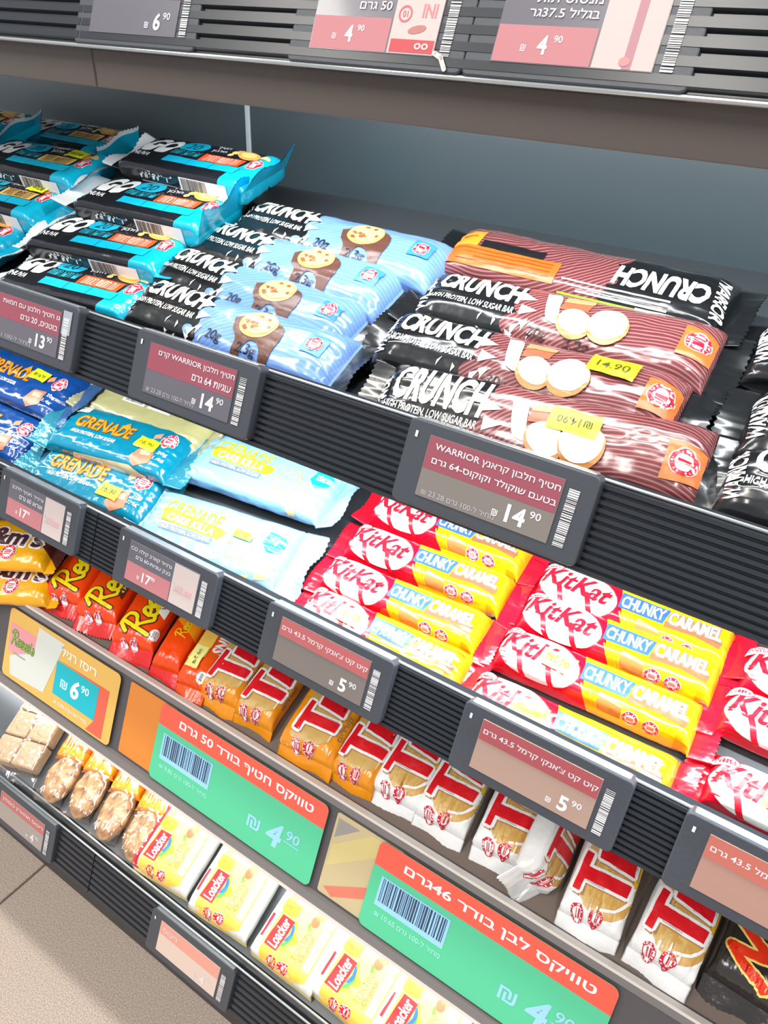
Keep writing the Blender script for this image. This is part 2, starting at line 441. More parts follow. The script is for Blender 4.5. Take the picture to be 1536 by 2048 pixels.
# top shelf: only its front rail and the lip that hides the light strip can be seen
SURF[1] = np.array([0, .345, .006])
sh, sub = shelf(1, (.3435, .026), .046, 7)
for a, b_ in zip(JOINTS[:-1], JOINTS[1:]):
    sub('front_lip', box_mesh('front_lip', a+.0008, b_-.0008, .333, .3365, -.0388, -.0165, M_BROWN, .0006))
edge_bar(sub, 'edge_strip', .3255, -.0178, .0011, M_CHROME)
for x, lx, y, z, e in LEDS[:2]: sub('led_strip', box_mesh('led_strip', x-lx/2, x+lx/2, y-.004, y+.004, z+.001, z+.006, M_LED))
# second shelf
sh, sub = shelf(2, (.2905, -.1595), .041, 12)
edge_bar(sub, 'edge_strip', .2915, -.1588, .0008, M_CHROME)
sub('front_fence', box_mesh('front_fence', XL, XR, .2945, .2965, -.188, -.1620, M_RAIL, .0005))
for x, lx, y, z, e in LEDS[2:4]: sub('led_strip', box_mesh('led_strip', x-lx/2, x+lx/2, y-.004, y+.004, z+.001, z+.006, M_LED))
# third shelf
sh, sub = shelf(3, (.2855, -.3105), .041, 12)
edge_bar(sub, 'edge_strip', .2855, -.3098, .0010, M_CHROME); edge_bar(sub, 'edge_strip', .2905, -.3150, .0006, M_CHROME)
sub('front_fence', box_mesh('front_fence', XL, XR, .2905, .2925, -.35, -.3165, M_RAIL, .0005))
x, lx, y, z, e = LEDS[4]; sub('led_strip', box_mesh('led_strip', x-lx/2, x+lx/2, y-.004, y+.004, z+.001, z+.006, M_LED))
# fourth shelf: tall sign channel in front
SIGN0 = np.array([0, .2835, -.4585]); SDIR = np.array([0, -SL, -CL])
s4 = SURF[4]
z4 = lambda y: s4[2]+(y-s4[1])*math.tan(TH)
sh = rpart('shelf', R_(extrude_x('shelf', [(.289, z4(.289)), (.50, z4(.50)), (.50, z4(.5)-.014), (.289, z4(.289)-.014)], XL, XR, mat('shelf_tray', (112, 98, 90), .35))))
def sub(name, me): return rpart(name, R_(me), sh)
def slab(d0, d1, f0, f1):                             # profile on the leaning sign plane: distance down d, distance out f
    o = lambda d, f: (SIGN0[1]-d*SL-f*CL, SIGN0[2]-d*CL+f*SL)
    return [o(d0, f0), o(d1, f0), o(d1, f1), o(d0, f1)]
sub('sign_channel', extrude_x('sign_channel', slab(0, .088, -.005, -.0015), XL, XR, mat('sign_back', (84, 82, 84), .5)))
sub('channel_lip', extrude_x('channel_lip', slab(0, .006, -.0015, .003), XL, XR, mat('channel_grey', (120, 116, 116), .35)))
sub('channel_lip', extrude_x('channel_lip', slab(.080, .088, -.0015, .003), XL, XR, mat('channel_grey', (120, 116, 116), .35)))
M_STRIP = mat('strip_white', (214, 208, 202), .3)
sub('edge_strip', extrude_x('edge_strip', slab(-.0012, .0008, -.002, .0034), XL, XR, M_STRIP)); sub('edge_strip', extrude_x('edge_strip', slab(.0868, .0892, -.002, .0036), XL, XR, M_STRIP))
x, lx, y, z, e = LEDS[5]; sub('led_strip', box_mesh('led_strip', x-lx/2, x+lx/2, y-.004, y+.004, z+.001, z+.006, M_LED))
# fifth shelf
sh, sub = shelf(5, (.2205, -.640), .043, 7)
edge_bar(sub, 'edge_strip', .2225, -.624, .0010, M_CHROME); edge_bar(sub, 'edge_strip', .2195, -.637, .0010, M_CHROME)
sub('front_fence', box_mesh('front_fence', XL, XR, .2215, .2235, -.66, -.6245, M_RAIL, .0005))
edge_bar(sub, 'edge_strip', .206, -.682, .0013, M_CHROME)
rpart('base_plinth', R_(box_mesh('base_plinth', XL, XR, .262, .50, -.898, -.66, mat('plinth', (58, 56, 58), .5), .002)))

# ------------------------------------------------------------------ electronic price tags
M_HOUS = mat('tag_housing', (62, 66, 74), .42, bump=.03, bscale=400)
M_LENS = mat('tag_window', (112, 112, 120), .22)
DGREY, DRED, PINK, PALE, TXT = (94, 92, 102), (140, 70, 84), (176, 112, 118), (190, 176, 174), (206, 204, 210)
TAGLINE = {1: (.337, .016), 2: (.282, -.1595), 3: (.277, -.311), 5: (.2124, -.6425)}
SW, SH_ = 66.9, 29.0
def price_tag(tier, X, label, style, lines=(), price='5', cents='90', unit=None, seed=1, dgrey=DGREY, dred=DRED):
    """X: place of the screen's left end; local x right, y up the face, z out; origin at the screen's top left"""
    y, z = TAGLINE[tier]
    root = empty('price_tag', frame((X, y, z), (1, 0, 0), (0, -CL, SL)))
    tag(root, label, 'price tag', 'electronic price tags on the shelf rails')
    bm = bmesh.new(); bmesh.ops.create_cube(bm, size=1)
    x0, x1, y0, y1 = -.0125, SW/1000+.0145, -SH_/1000-.0060, .0055
    bmesh.ops.transform(bm, verts=bm.verts, matrix=Matrix.LocRotScale(((x0+x1)/2, (y0+y1)/2, -.0048), None, (x1-x0, y1-y0, .0090)))
    bmesh.ops.bevel(bm, geom=[e for e in bm.edges if abs((e.verts[0].co-e.verts[1].co).z) > .005], offset=.003, segments=4, affect='EDGES', profile=.5)
    bmesh.ops.bevel(bm, geom=[e for e in bm.edges if all(v.co.z > -.001 for v in e.verts)], offset=.0008, segments=2, affect='EDGES', profile=.5)
    me = bpy.data.meshes.new('housing'); bm.to_mesh(me); bm.free(); me.materials.append(M_HOUS); link('housing', me, root)
    link('top_clip', box_mesh('top_clip', x0+.003, x1-.003, y1-.0004, y1+.0009, -.0078, -.0012, mat('clip_clear', (150, 156, 160), .2, metal=.4), .0007), root)
    scr = link('screen', box_mesh('screen', 0, SW/1000, -SH_/1000, 0, -.0004, .0002, mat('screen_%02x%02x%02x' % tuple(dgrey), dgrey, .3, coat=.3), 0), root)
    it = []
    if style == 'band':                               # red band on top, price low right
        hb = 15.5 if len(lines) > 1 else 11.5
        flat_art(scr, 'red_band', [(rect(.3, -hb, SW-.3, -.3), dred, 0)])
        for k, (t_, x0_, x1_) in enumerate(lines):
            it.append((he(t_, (x0_+x1_)/2, -4.6-k*6.6 if len(lines) > 1 else -6.2, x1_-x0_, 4.2), TXT, 2))
        flat_art(scr, 'product_text', it)
        w0 = 5.2 if len(price) == 1 else 9.5
        flat_art(scr, 'price_digits', [(text(price, 55-w0/2, -22.2, w0, 8.4, bold=.03), TXT, 1), (text(cents, 59, -19.4, 5.2, 3.4), TXT, 1), (text('₪', 55-w0-5, -24, 2.8, 3), TXT, 1)])
        if unit: flat_art(scr, 'unit_text', [(he(unit, 22, -26.2, 38, 2.8, bold=.0), (170, 168, 176), 1)])
    else:                                             # grey title over a pink price field, product picture at right
        xr = 44 if style == 'pic' else 43
        flat_art(scr, 'picture_panel', [(rect(xr, -SH_+.3, SW-.3, -.3), PALE, 0)])
        flat_art(scr, 'price_field', [(rect(.3, -SH_+.3, xr-.8, -15), PINK, 0)])
        for k, (t_, x0_, x1_) in enumerate(lines): it.append((he(t_, (x0_+x1_)/2, -5-k*5.2, x1_-x0_, 3.6), TXT, 2))
        if it: flat_art(scr, 'product_text', it)
        flat_art(scr, 'price_digits', [(text(price, 21, -22, 4.2*len(price), 7, bold=.02), (238, 214, 216), 1), (text(cents, 27, -19.6, 3.6, 2.6), (238, 214, 216), 1), (text('₪', 13, -23.4, 2.2, 2.6), (226, 190, 196), 1)])
        pic = [(rect(46, -19.5, 63, -18.6), (178, 156, 152), 1), (rect(49, -18, 55, -14.5), (188, 160, 160), 1), (rect(56.5, -18, 63, -15.6), (200, 150, 156), 1), (stroke([(46, -14), (49, -18.5)], .6), (180, 164, 160), 1)]
        if style == 'choc': pic = [(rect(44, -28.2, 66, -23), (184, 62, 72), 1), (ring(48.5, -13, 2.6, 3.4), (190, 92, 104), 1), (text('01', 48.5, -13, 2.6, 2.6), (190, 92, 104), 1), (text('INI', 60.5, -11.5, 7, 5.4, bold=.02), (192, 120, 126), 1), (ellipse(56, -19, 4.5, 1.6, .2), (170, 110, 104), 1), (text('oo', 60, -25.5, 7, 2.6, bold=.02), (226, 190, 190), 2)]
        if style == 'roll': pic = [(rect(55, -28.6, 58.4, -.4), (170, 120, 132), 1), (ellipse(55.5, -26, 2.2, 1.6), (206, 130, 130), 2)]
        flat_art(scr, 'product_picture', pic)
    flat_art(root, 'barcode', [(barcode(SW+2.6, -SH_+.5, SW+7.4, -3, seed, True), (226, 224, 226), 0)])
    flat_art(root, 'indicator_window', [(move(rect(-.7, -1.5, .7, 1.5), -7.2, -1.5), (206, 208, 212), 0)])
    return root
def tx(px, py, tier): return at_y(px, py, TAGLINE[tier][0])[0]
# ------------------------------------------------------------------ tag list
U = 'מחיר ל-100 גרם 23.28 ₪'
price_tag(1, -.4155, 'topmost-row price tag reading 6 90, left of the two pictured tags', 'band', [('קרמבו וניל', 40, 64)], '6', seed=3)
price_tag(1, -.2605, 'top-row price tag with a red chocolate picture panel and price 4 90', 'choc', [('חטיף שוקולד', 14, 40), ('50 גרם', 24, 41)], '4', seed=4)
flat_art(bpy.data.objects['price_tag.001'], 'torn_sticker', [(join(stroke([(SW+.6, -SH_+1.2), (SW+4.4, -SH_-.4)], 2.0), stroke([(SW+4, -SH_-.2), (SW+7, -SH_-4.6)], 2.0)), (232, 226, 214), 3)])
price_tag(1, -.1665, 'top-row price tag with lilac picture panel, rightmost on the upper rail', 'roll', [('מנטוס תות', 14, 41), ('בגליל 37.5גר', 12, 41)], '4', seed=5)
price_tag(2, -.4207-SW/1000, 'price tag reading 13 90 below the turquoise protein bars', 'band', [('גו חטיף חלבון עם חמאת', 8, 66), ('בוטנים, 20 גרם', 28, 65)], '13', unit='מחיר ל-100 גרם', seed=6)
flat_art(bpy.data.objects['price_tag.003'], 'film_strip', [(rect(SW+1.2, -13, SW+9.4, 1.5), (150, 158, 168), 0)], z0=.0002)
price_tag(2, tx(302.5, 681, 2), 'price tag reading 14 90 below the black and blue cookie bars', 'band', [('חטיף חלבון WARRIOR קרם', 8, 66), ('עוגיות 64 גרם', 36, 65)], '14', unit=U, seed=7)
price_tag(2, tx(862, 872, 2), 'large glossy price tag reading 14 below the coconut bars', 'band', [('חטיף חלבון קראנץ WARRIOR', 4, 66), ('בטעם שוקולד וקוקוס-64 גרם', 4, 66)], '14', unit=U, seed=8, dgrey=(120, 114, 110))
price_tag(3, tx(23.4, 962.8, 3), 'price tag reading 17 90 with picture panel, above the yellow candy bag', 'pic', [('גרנייד חטיף חלבון', 4, 42), ('אוראו 60 גרם', 14, 42)], '17', seed=9)
price_tag(3, tx(263, 1081, 3), 'price tag reading 17 90 with picture panel, below the pale blue bars', 'pic', [('גרנייד קארב קילה CO', 2, 42), ('בצק עוגיות-60 גרם', 8, 42)], '17', seed=10)
price_tag(3, tx(565.4, 1233, 3), "price tag reading 5 90 on a dark screen, below the first chunky caramel stack", 'band', [("קיט קט צ'אנקי קרמל 43.5 גרם", 2, 66)], '5', seed=11, dgrey=(112, 104, 100), dred=(172, 90, 92))
price_tag(3, tx(967.9, 1438, 3), "price tag reading 5 90 on a tan screen, below the second chunky caramel stack", 'band', [("קיט קט צ'אנקי קרמל 43.5 גרם", 2, 66)], '5', seed=12, dgrey=(158, 132, 120), dred=(156, 74, 80))
price_tag(3, tx(1421.5, 1668.5, 3), 'price tag with salmon screen cut off by the right picture edge', 'band', [("קיט קט צ'אנקי קרמל 43.5 גרם", 2, 66)], '5', seed=13, dgrey=(160, 124, 112), dred=(180, 100, 88))
price_tag(5, tx(324.4, 1843.7, 5), 'pinkish price tag on the lowest rail under the cream wafer packs', 'band', [('ריטוס', 4, 20)], '4', seed=14, dgrey=(206, 184, 172), dred=(214, 148, 132))
price_tag(5, -.4872-SW/1000, 'price tag on the lowest rail at the left, below the cookies', 'band', [('ריטוס תמארין כוסמין', 4, 65)], '4', seed=15, dgrey=(150, 140, 134), dred=(176, 102, 98))

# ------------------------------------------------------------------ placing wrapped bars
def rotv(v, k, a):
    k = k/np.linalg.norm(k); return v*math.cos(a)+np.cross(k, v)*math.sin(a)+k*(k@v)*(1-math.cos(a))
def lay_between(name, tier, p1, p2, H, lift=0, roll=0, yaw=None):
    """lengthwise bar: p1, p2 = pixels of the left and right body ends on its upper face"""
    a, b_ = on_shelf(*p1, tier, H+lift), on_shelf(*p2, tier, H+lift); mid = (a+b_)/2
    ax = b_-a if yaw is None else rotv(np.array([1., 0, 0]), NRM, math.radians(yaw))
    az = rotv(NRM, ax, math.radians(roll)); az = az-ax*(az@ax)/(ax@ax); az /= np.linalg.norm(az)
    return empty(name, frame(mid-az*H, ax, az))
def lay_end(name, tier, p, end, L, H, lift=0, roll=0, yaw=0, flip=False):
    """lengthwise bar from the pixel of one body end (-1 left, 1 right)"""
    a = on_shelf(*p, tier, H+lift); ax = rotv(np.array([1., 0, 0]), NRM, math.radians(yaw))
    az = rotv(NRM, ax, math.radians(roll)); c = a-ax*(end*L/2)
    return empty(name, frame(c-az*H, -ax if flip else ax, az))
def lay_deep(name, tier, p, yaw, L, H, lift=0, roll=0, pitch=0):
    """bar pointing into the shelf: p = pixel of the middle of its front body end on the upper face; yaw > 0 turns its back to the right"""
    a = on_shelf(*p, tier, H+lift); ax = rotv(DEP, NRM, -math.radians(yaw))
    side = np.cross(NRM, ax); ax = rotv(ax, side, -math.radians(pitch)); nz = np.cross(ax, side)
    az = rotv(nz, ax, math.radians(roll)); c = a+ax*L/2
    return empty(name, frame(c-az*H, ax, az))
def sticker(pk, root, cx, cy, wd, ht, txt, rot=0, rgb=YEL, dig=(70, 74, 20), flip=False):
    st = pk.art(root, 'price_sticker', [(move(rect(-wd/2, -ht/2, wd/2, ht/2), cx, cy, rot), rgb, 8)], flip=flip)
    pk.art(root, 'price_digits', [(text(txt, cx, cy, wd*.68, ht*.36, rot), dig, 9)], parent=st, flip=flip)

# ------------------------------------------------------------------ chunky caramel bars (red and yellow)
KK_FILM = film('caramel_bar_film', (210, 14, 40), [((250, 192, 18), -.006, -.28, 0), ((240, 160, 16), .050, 0, 0)], rough=.2, bump=.25)
KK_FIN = film('caramel_bar_seal', (206, 20, 44), rough=.25, bump=.4)
KK_FINR = film('caramel_bar_seal_right', (232, 120, 24), rough=.25, bump=.4)
def caramel_bar(root, seed, label, price=None, pale=False):
    tag(root, label, 'chocolate bar', 'red and yellow caramel bars')
    R = random.Random(seed)
    pk = Pack(.118, .0265, .0205, .012, 5, seed, .0004, .0010, (R.uniform(-10, 25), R.uniform(0, 30)), taper=.05, tr=.009, finw=.034)
    pk.build(root, KK_FILM, KK_FIN)
    pk.art(root, 'logo_oval', [(ellipse(-33, -3, 26, 17, -.10, 40), (190, 20, 40), 0), (ellipse(-33, -3, 25, 16, -.10, 40), WHITE, 1)])
    rd = (222, 20, 40)
    pk.art(root, 'wordmark', [(text('KitKat', -33.5, 1, 42, 15, -4, .03, .22), rd, 2),
                              (stroke([(-45, -4), (-38, -19)], 3.2), rd, 2), (stroke([(-27, -4), (-20, -19)], 3.2), rd, 2)])
    pk.art(root, 'maker_mark', [(ellipse(-53, 9.5, 6.5, 3.0), rd, 3), (ellipse(-53, 9.5, 5.9, 2.5), WHITE, 4), (text('Nestle', -53, 9.5, 8.5, 2.6), rd, 5)])
    pk.art(root, 'flavour_banner', [(poly([(-7, -5), (20, -5.4), (22, 6.6), (-7.5, 7.4)]), (54, 92, 168), 1), (text('CHUNKY', 7, 1, 26, 9, 0, .03), WHITE, 2),
                                    (grow(text('CARAMEL', 37.5, 1.2, 30, 9.5, 0, .02), .8), (128, 104, 92), 2), (poly([(21, -7), (38, -6), (53, -8.5), (54, -3), (21, -2)]), (140, 92, 62), 1),
                                    (text('CARAMEL', 37.5, 1.2, 30, 9.5, 0, .03), WHITE, 3)])
    pk.art(root, 'picture', [(poly([(6, -20), (20, -21), (20, -10.5), (6, -8)]), (176, 108, 58), 1), (poly([(6, -10.5), (20, -12), (20, -10.5), (6, -8)]), (214, 156, 90), 2)]
           + [(stroke(spline([(-5+k*2.4, -8), (-2+k*2.4, -13), (1+k*2.0, -20)]), 1.0), (246, 150, 30), 2) for k in range(4)]
           + [(rect(-4, 8.5, 56, 10), (250, 214, 40), 1)])
    pk.art(root, 'warning_seals', seal(25.5, -16.5, 5.0)+seal(37, -17, 5.0))
    if price: sticker(pk, root, -22, -1, 21, 12, price, -4, (240, 240, 120) if pale else (232, 238, 60), (128, 140, 20))
KA = [((735, 990), (1075, 1113), 'caramel chocolate bar at the back of the left stack, half under the coconut price tag', None),
      ((695, 1062), (1022, 1180), 'second caramel chocolate bar from the back in the left stack', None),
      ((648, 1128), (967, 1256), 'caramel chocolate bar second from the front in the left stack', None),
      ((612, 1192), (925, 1335), 'caramel chocolate bar at the front of the left stack, against the rail', '₪5.90')]
KB = [((1085, 1146), (1462, 1284), 'caramel chocolate bar at the back of the right stack, below the empty rail', None),
      ((1050, 1205), (1438, 1350), 'second caramel chocolate bar from the back in the right stack', None),
      ((1000, 1275), (1402, 1442), 'caramel chocolate bar with a glaring highlight, second from the front in the right stack', '₪5.90'),
      ((948, 1368), (1342, 1552), 'frontmost caramel chocolate bar of the right stack with yellow price sticker', '₪5.90')]
for i, (a, b_, lb, pr) in enumerate(KA+KB):
    caramel_bar(lay_between('caramel_bar', 3, a, b_, .0205, roll=-3), 10+i, lb, pr, i != 7)
for i, (p, lb, pr, yw) in enumerate([((1492, 1318), 'caramel bar furthest back at the right picture edge', None, 3), ((1452, 1400), 'caramel bar at the right picture edge with a large blown-out white oval', None, 0),
                                     ((1420, 1540), 'frontmost caramel bar at the right picture edge with yellow price sticker', '₪5.90', 0)]):
    caramel_bar(lay_end('caramel_bar', 3, p, -1, .118, .0205, lift=(0, .004, 0)[i], yaw=yw), 30+i, lb, pr)

# ------------------------------------------------------------------ black protein bars (coconut and cookie)
BRN = (100, 48, 50); BLU = (104, 142, 208)
CO_FILM = film('coconut_bar_film', (24, 26, 28), [(BRN, -.030, .1, .016), ((40, 30, 32), .0815, 0, 0)], rough=.2, bump=.25, bscale=40, waves=(BRN, (146, 98, 98), 140, .7))
CK_FILM = film('cookie_bar_film', (24, 26, 28), [(BLU, -.026, .1, .018), ((150, 190, 232), .0815, 0, 0)], rough=.2, bump=.25, bscale=40, waves=(BLU, (118, 154, 214), 110, .6))
BK_FIN = film('black_seal', (26, 28, 30), rough=.22, bump=.25, bscale=40)
CK_FIN = film('blue_seal', (130, 176, 226), rough=.16, bump=.5)
CREAM = (236, 230, 216)
def crunch_bar(root, seed, label, flavour='coconut', dt=0, price=None, pflip=False, back=False, big=0):
    tag(root, label, 'protein bar', 'black coconut protein bars' if flavour == 'coconut' else 'black and blue cookie protein bars')
    R = random.Random(seed)
    pk = Pack(.164, .0405, .0255, .012, 2.8, seed, .0005, .0014, (R.uniform(-5, 25), R.uniform(-15, 20)), tr=.018, finw=.045, zf=.45)
    co = flavour == 'coconut'
    pk.build(root, CO_FILM if co else CK_FILM, BK_FIN if co or True else CK_FIN)
    A = lambda nm, it, **k: pk.art(root, nm, it, dt=dt, **k)
    A('wordmark', [(text('CRUNCH', -47, 2 if back else 9.5+big*1.5, 50, 15+big*7, -1.5, .045), CREAM, 1)])
    A('brand_lettering', [(text('WARRIOR', -77, 0, 30, 6.5, 97, .03), (226, 224, 220), 1)])
    if back:
        A('ingredients_label', [(rect(8, 3, 78, 17), (240, 96, 34), 1), (rect(62, -11, 78, 3), (246, 140, 40), 1), (rect(20, -3, 60, 3), (26, 26, 28), 1),
                                (join(*[rect(12, 5.2+k*2.6, 74-(k*7) % 18, 6+k*2.6) for k in range(4)]), (206, 70, 22), 2), (text('nutro', 70, -5, 9, 3, 180), (210, 90, 20), 2)])
        A('small_print', [(join(*[rect(-56, 12+k*2.6, 4-(k*5) % 11, 13+k*2.6) for k in range(3)]), (196, 200, 190), 1), (join(*[rect(-50, 19.6+k*2.4, 4, 20.7+k*2.4) for k in range(2)]), (150, 190, 60), 1)])
        A('barcode', [(rect(-62, 19, -40, 27), (240, 240, 236), 1), (barcode(-61, 20, -41, 27, 5), BLACK, 2)])
        return pk
    A('slogan', [(text('HIGH PROTEIN, LOW SUGAR BAR', -47.5, -4.2, 51, 5, -1, .012), (244, 242, 236), 1)])
    RS = random.Random(5)
    A('shards', [(poly([(x, y), (x+RS.uniform(2, 5), y+RS.uniform(-2, 3)), (x+RS.uniform(0, 3), y-RS.uniform(2, 5))]), (236, 232, 230), 1) for x, y in [(RS.uniform(-40, -8), RS.uniform(-24, -9)) for k in range(15)]]
      + [(poly([(-24, 12), (-13, 7), (-23, 4)]), (236, 230, 226), 1), (poly([(-20, 2), (-10, -1), (-19, -6)]), (226, 214, 214), 1)])
    if co:
        Q = lambda g: move(g, -14, 0, 0, .85, 1)
        A('picture', [(Q(g), c, l) for g, c, l in [(poly(spline([(5, 14), (14, 14), (17, 4), (20, -6), (12, -4), (8, 4)])), (232, 230, 228), 2), (poly([(17, 4), (34, 6), (36, 15), (18, 14)]), (150, 88, 60), 1), (poly([(17, 10), (36, 12), (36, 15), (18, 14)]), (196, 130, 92), 2),
                      (ellipse(30, -4, 12, 9, -.35), (184, 124, 66), 3), (ellipse(30, -2.6, 11, 7.6, -.35), (244, 242, 240), 4),
                      (ellipse(50, -2, 12.5, 11), (184, 124, 66), 5), (ellipse(49.4, -.4, 11.6, 9.8), (246, 244, 242), 6)]])
        A('protein_text', [(text('20g', -5, -14.5, 11, 7.5), (56, 26, 28), 2), (text('2.2g', 17, -16.5, 14, 7.5), (56, 26, 28), 2)])
        A('corner_label', [(rect(64, -8, 80, 11), (242, 100, 40), 3)]); A('warning_seal', [(g, c, l+3) for g, c, l in seal(72, 2, 6.4)])
    else:
        A('picture', [(move(poly(spline([(20, 4), (34, 10), (56, 6), (58, -18), (53, -26), (50, -12), (40, -8), (36, -20), (31, -22), (30, -10), (24, -4)])), -14), (92, 58, 48), 2),
                      (ellipse(24, 4, 13, 10), (214, 160, 92), 3), (ellipse(24, 5, 11.5, 8.5), (232, 188, 122), 4)]
          + [(ellipse(24+RS.uniform(-9, 9), 4+RS.uniform(-6, 6), RS.uniform(.8, 1.8), RS.uniform(.7, 1.3)), (140, 84, 48), 5) for k in range(12)])
        A('protein_text', [(text('20g', 0, -12.5, 12, 8), (30, 34, 50), 2), (text('2.3g', 27, -14.5, 15, 7.5), (30, 34, 50), 4)])
        A('corner_label', [(rect(59, -4, 73, 9), (60, 130, 200), 3)]); A('warning_seal', [(g, c, l+3) for g, c, l in seal(66, 2.5, 5)])
    if price: sticker(pk, root, 46 if not pflip else 22, 9 if not pflip else 2, 24, 12, price, -2 if not pflip else 177)
    return pk
for i, (a, b_, lb, lf, rl) in enumerate([((522, 428), (826, 500), 'cookie protein bar furthest back against the turquoise end seal', .008, 4),
                                    ((405, 462), (758, 562), 'second cookie protein bar from the back with a pale cookie', .005, 5),
                                    ((318, 510), (700, 640), 'third cookie protein bar from the back with blue label and seal', .002, 6),
                                    ((250, 574), (692, 716), 'frontmost cookie protein bar resting on the rail above its price tag', .0, 8)]):
    crunch_bar(lay_between('cookie_protein_bar', 2, a, b_, .0255, lift=lf, roll=rl), 50+i, lb, 'cookie', dt=-.0005)
root = lay_between('coconut_protein_bar', 2, (1488, 598), (884, 470), .0255, lift=.008, roll=-6)
crunch_bar(root, 61, 'coconut protein bar lying upside down with orange ingredients label, at the back', back=True)
crunch_bar(lay_between('coconut_protein_bar', 2, (825, 562), (1466, 698), .0255, lift=.005, roll=6), 62, 'coconut protein bar second from the back with overexposed orange corner seal', dt=-.002)
crunch_bar(lay_between('coconut_protein_bar', 2, (738, 642), (1402, 812), .0255, lift=.002, roll=7), 63, 'coconut protein bar with small yellow 14.90 sticker near its right end', dt=-.002, price='14.90')
crunch_bar(lay_between('coconut_protein_bar', 2, (762, 768), (1404, 915), .0255, lift=.0, roll=14), 64, 'frontmost coconut protein bar with an upside-down yellow price sticker', dt=-.006, price='₪14.90', pflip=True, big=1)
for i, (p, lb, lf) in enumerate([((1515, 668), 'dark protein bar furthest back at the right picture edge', .002), ((1500, 812), 'dark protein bar at the right picture edge, middle of three', .004), ((1452, 930), 'frontmost dark protein bar at the right picture edge', 0)]):
    crunch_bar(lay_end('coconut_protein_bar', 2, p, -1, .164, .0255, lift=lf, roll=6), 66+i, lb)

# ------------------------------------------------------------------ turquoise and black protein bars
TEAL = (16, 176, 210)
GO_FILM = film('turquoise_bar_film', (28, 30, 36), [(TEAL, .046, .25, 0)], rough=.2, bump=.2, bscale=50)
GO_FIN = film('turquoise_seal', (16, 170, 208), rough=.22, bump=.3); GO_FIN_W = film('turquoise_seal_white_edge', (16, 170, 208), [((232, 236, 238), .0735, 0, 0)], rough=.25, bump=.3)
GO_FIN_L = film('black_seal_white_edge', (228, 232, 234), [((28, 30, 36), -.0685, 0, 0)], rough=.25, bump=.3)
def go_bar(root, seed, label, gold=False, price=False, bend=(15, 25), fin=.014):
    tag(root, label, 'protein bar', 'turquoise and black protein bars')
    pk = Pack(.124, .0450, .0195, fin, 7, seed, .0003, .0008, bend, tr=.009, finw=.048, zf=.6)
    pk.build(root, GO_FILM, GO_FIN_W if gold else GO_FIN, mleft=GO_FIN_L)
    pk.art(root, 'wordmark', [(text('GO', -39, 6, 28, 20, 0, .05, .4), (238, 238, 238), 1)])
    pk.art(root, 'maker_name', [(text('TNUVA', -48, -10, 20, 5.4, 0, .02), WHITE, 1)])
    pk.art(root, 'protein_badge', [(ellipse(-12, 11, 13, 8.2, .15), TEAL, 1), (text('20', -12, 11, 12, 7.5, 0, .0, .35), (10, 60, 80), 2)])
    pk.art(root, 'hebrew_title', [(he('חטיף', 12, 17, 12, 4.6), WHITE, 1), (he('חלבון', 12, 11.5, 14, 4.6), WHITE, 1)])
    pk.art(root, 'subtitle', [(he('עם חלבון חמאת', -11, .5, 28, 3), (40, 180, 206), 1)])
    bx = (236, 196, 110) if gold else (244, 84, 34)
    pk.art(root, 'flavour_box', [(rect(6, -4.5, 44, 3), bx, 1), (he('עם חמאת בוטנים', 25, -.8, 30, 3.6), (90, 60, 30) if gold else (255, 214, 196), 2)])
    pk.art(root, 'turquoise_strip', [(rect(-22, -14.5, 48, -6), TEAL, 1), (rect(2, -14.5, 2.4, -6), (10, 110, 140), 2), (rect(24, -14.5, 24.4, -6), (10, 110, 140), 2)])
    pk.art(root, 'peanuts_picture', [(ellipse(40, 12, 11, 5.5, -.2), (226, 168, 84), 1), (ellipse(39, 13, 8, 3.4, -.2), (246, 206, 120), 2), (ellipse(27, 13, 3.4, 2.4), (240, 206, 120), 1), (ellipse(29, 17, 3, 2.2), (236, 196, 108), 1), (ellipse(25, 9, 2.6, 2), (240, 206, 120), 1), (ellipse(54, 13, 4, 2.6), (240, 214, 140), 1)])
    pk.art(root, 'warning_seal', seal(53, 3, 5.6))
    pk.art(root, 'barcode', [(rect(2, -41, 47, -25.5), (236, 236, 236), 1), (barcode(4, -38, 28, -26, seed), (60, 60, 64), 2)])
    pk.art(root, 'side_text', [(text('ﺮﻳﺗورب', -22, -28, 34, 5, 0, .01), (226, 228, 230), 1), (join(*[rect(-38, -34-k*2.2, -2-(k*6) % 9, -33-k*2.2) for k in range(3)]), (150, 154, 160), 1)])
    if price: sticker(pk, root, 38, 10, 20, 11, '₪13.90', -8)
for i, (a, b_, lf, rl, lb) in enumerate([((285, 292), (512, 334), .033, -4, 'topmost turquoise protein bar of the pile, its end seal curled up'), ((192, 372), (428, 418), .022, -4, 'second turquoise protein bar from the top, with its large letters glaring white'),
                                    ((98, 450), (338, 496), .011, -4, 'third turquoise protein bar from the top, showing peanuts and red seal'), ((42, 530), (268, 582), .0, -4, 'lowest turquoise protein bar of the pile, resting on the rail')]):
    go_bar(lay_between('turquoise_protein_bar', 2, a, b_, .0195, lift=lf, roll=rl), 80+i, lb, bend=((10, 45), (15, 58), (10, 5), (0, -20))[i], fin=(.016, .022, .014, .014)[i])
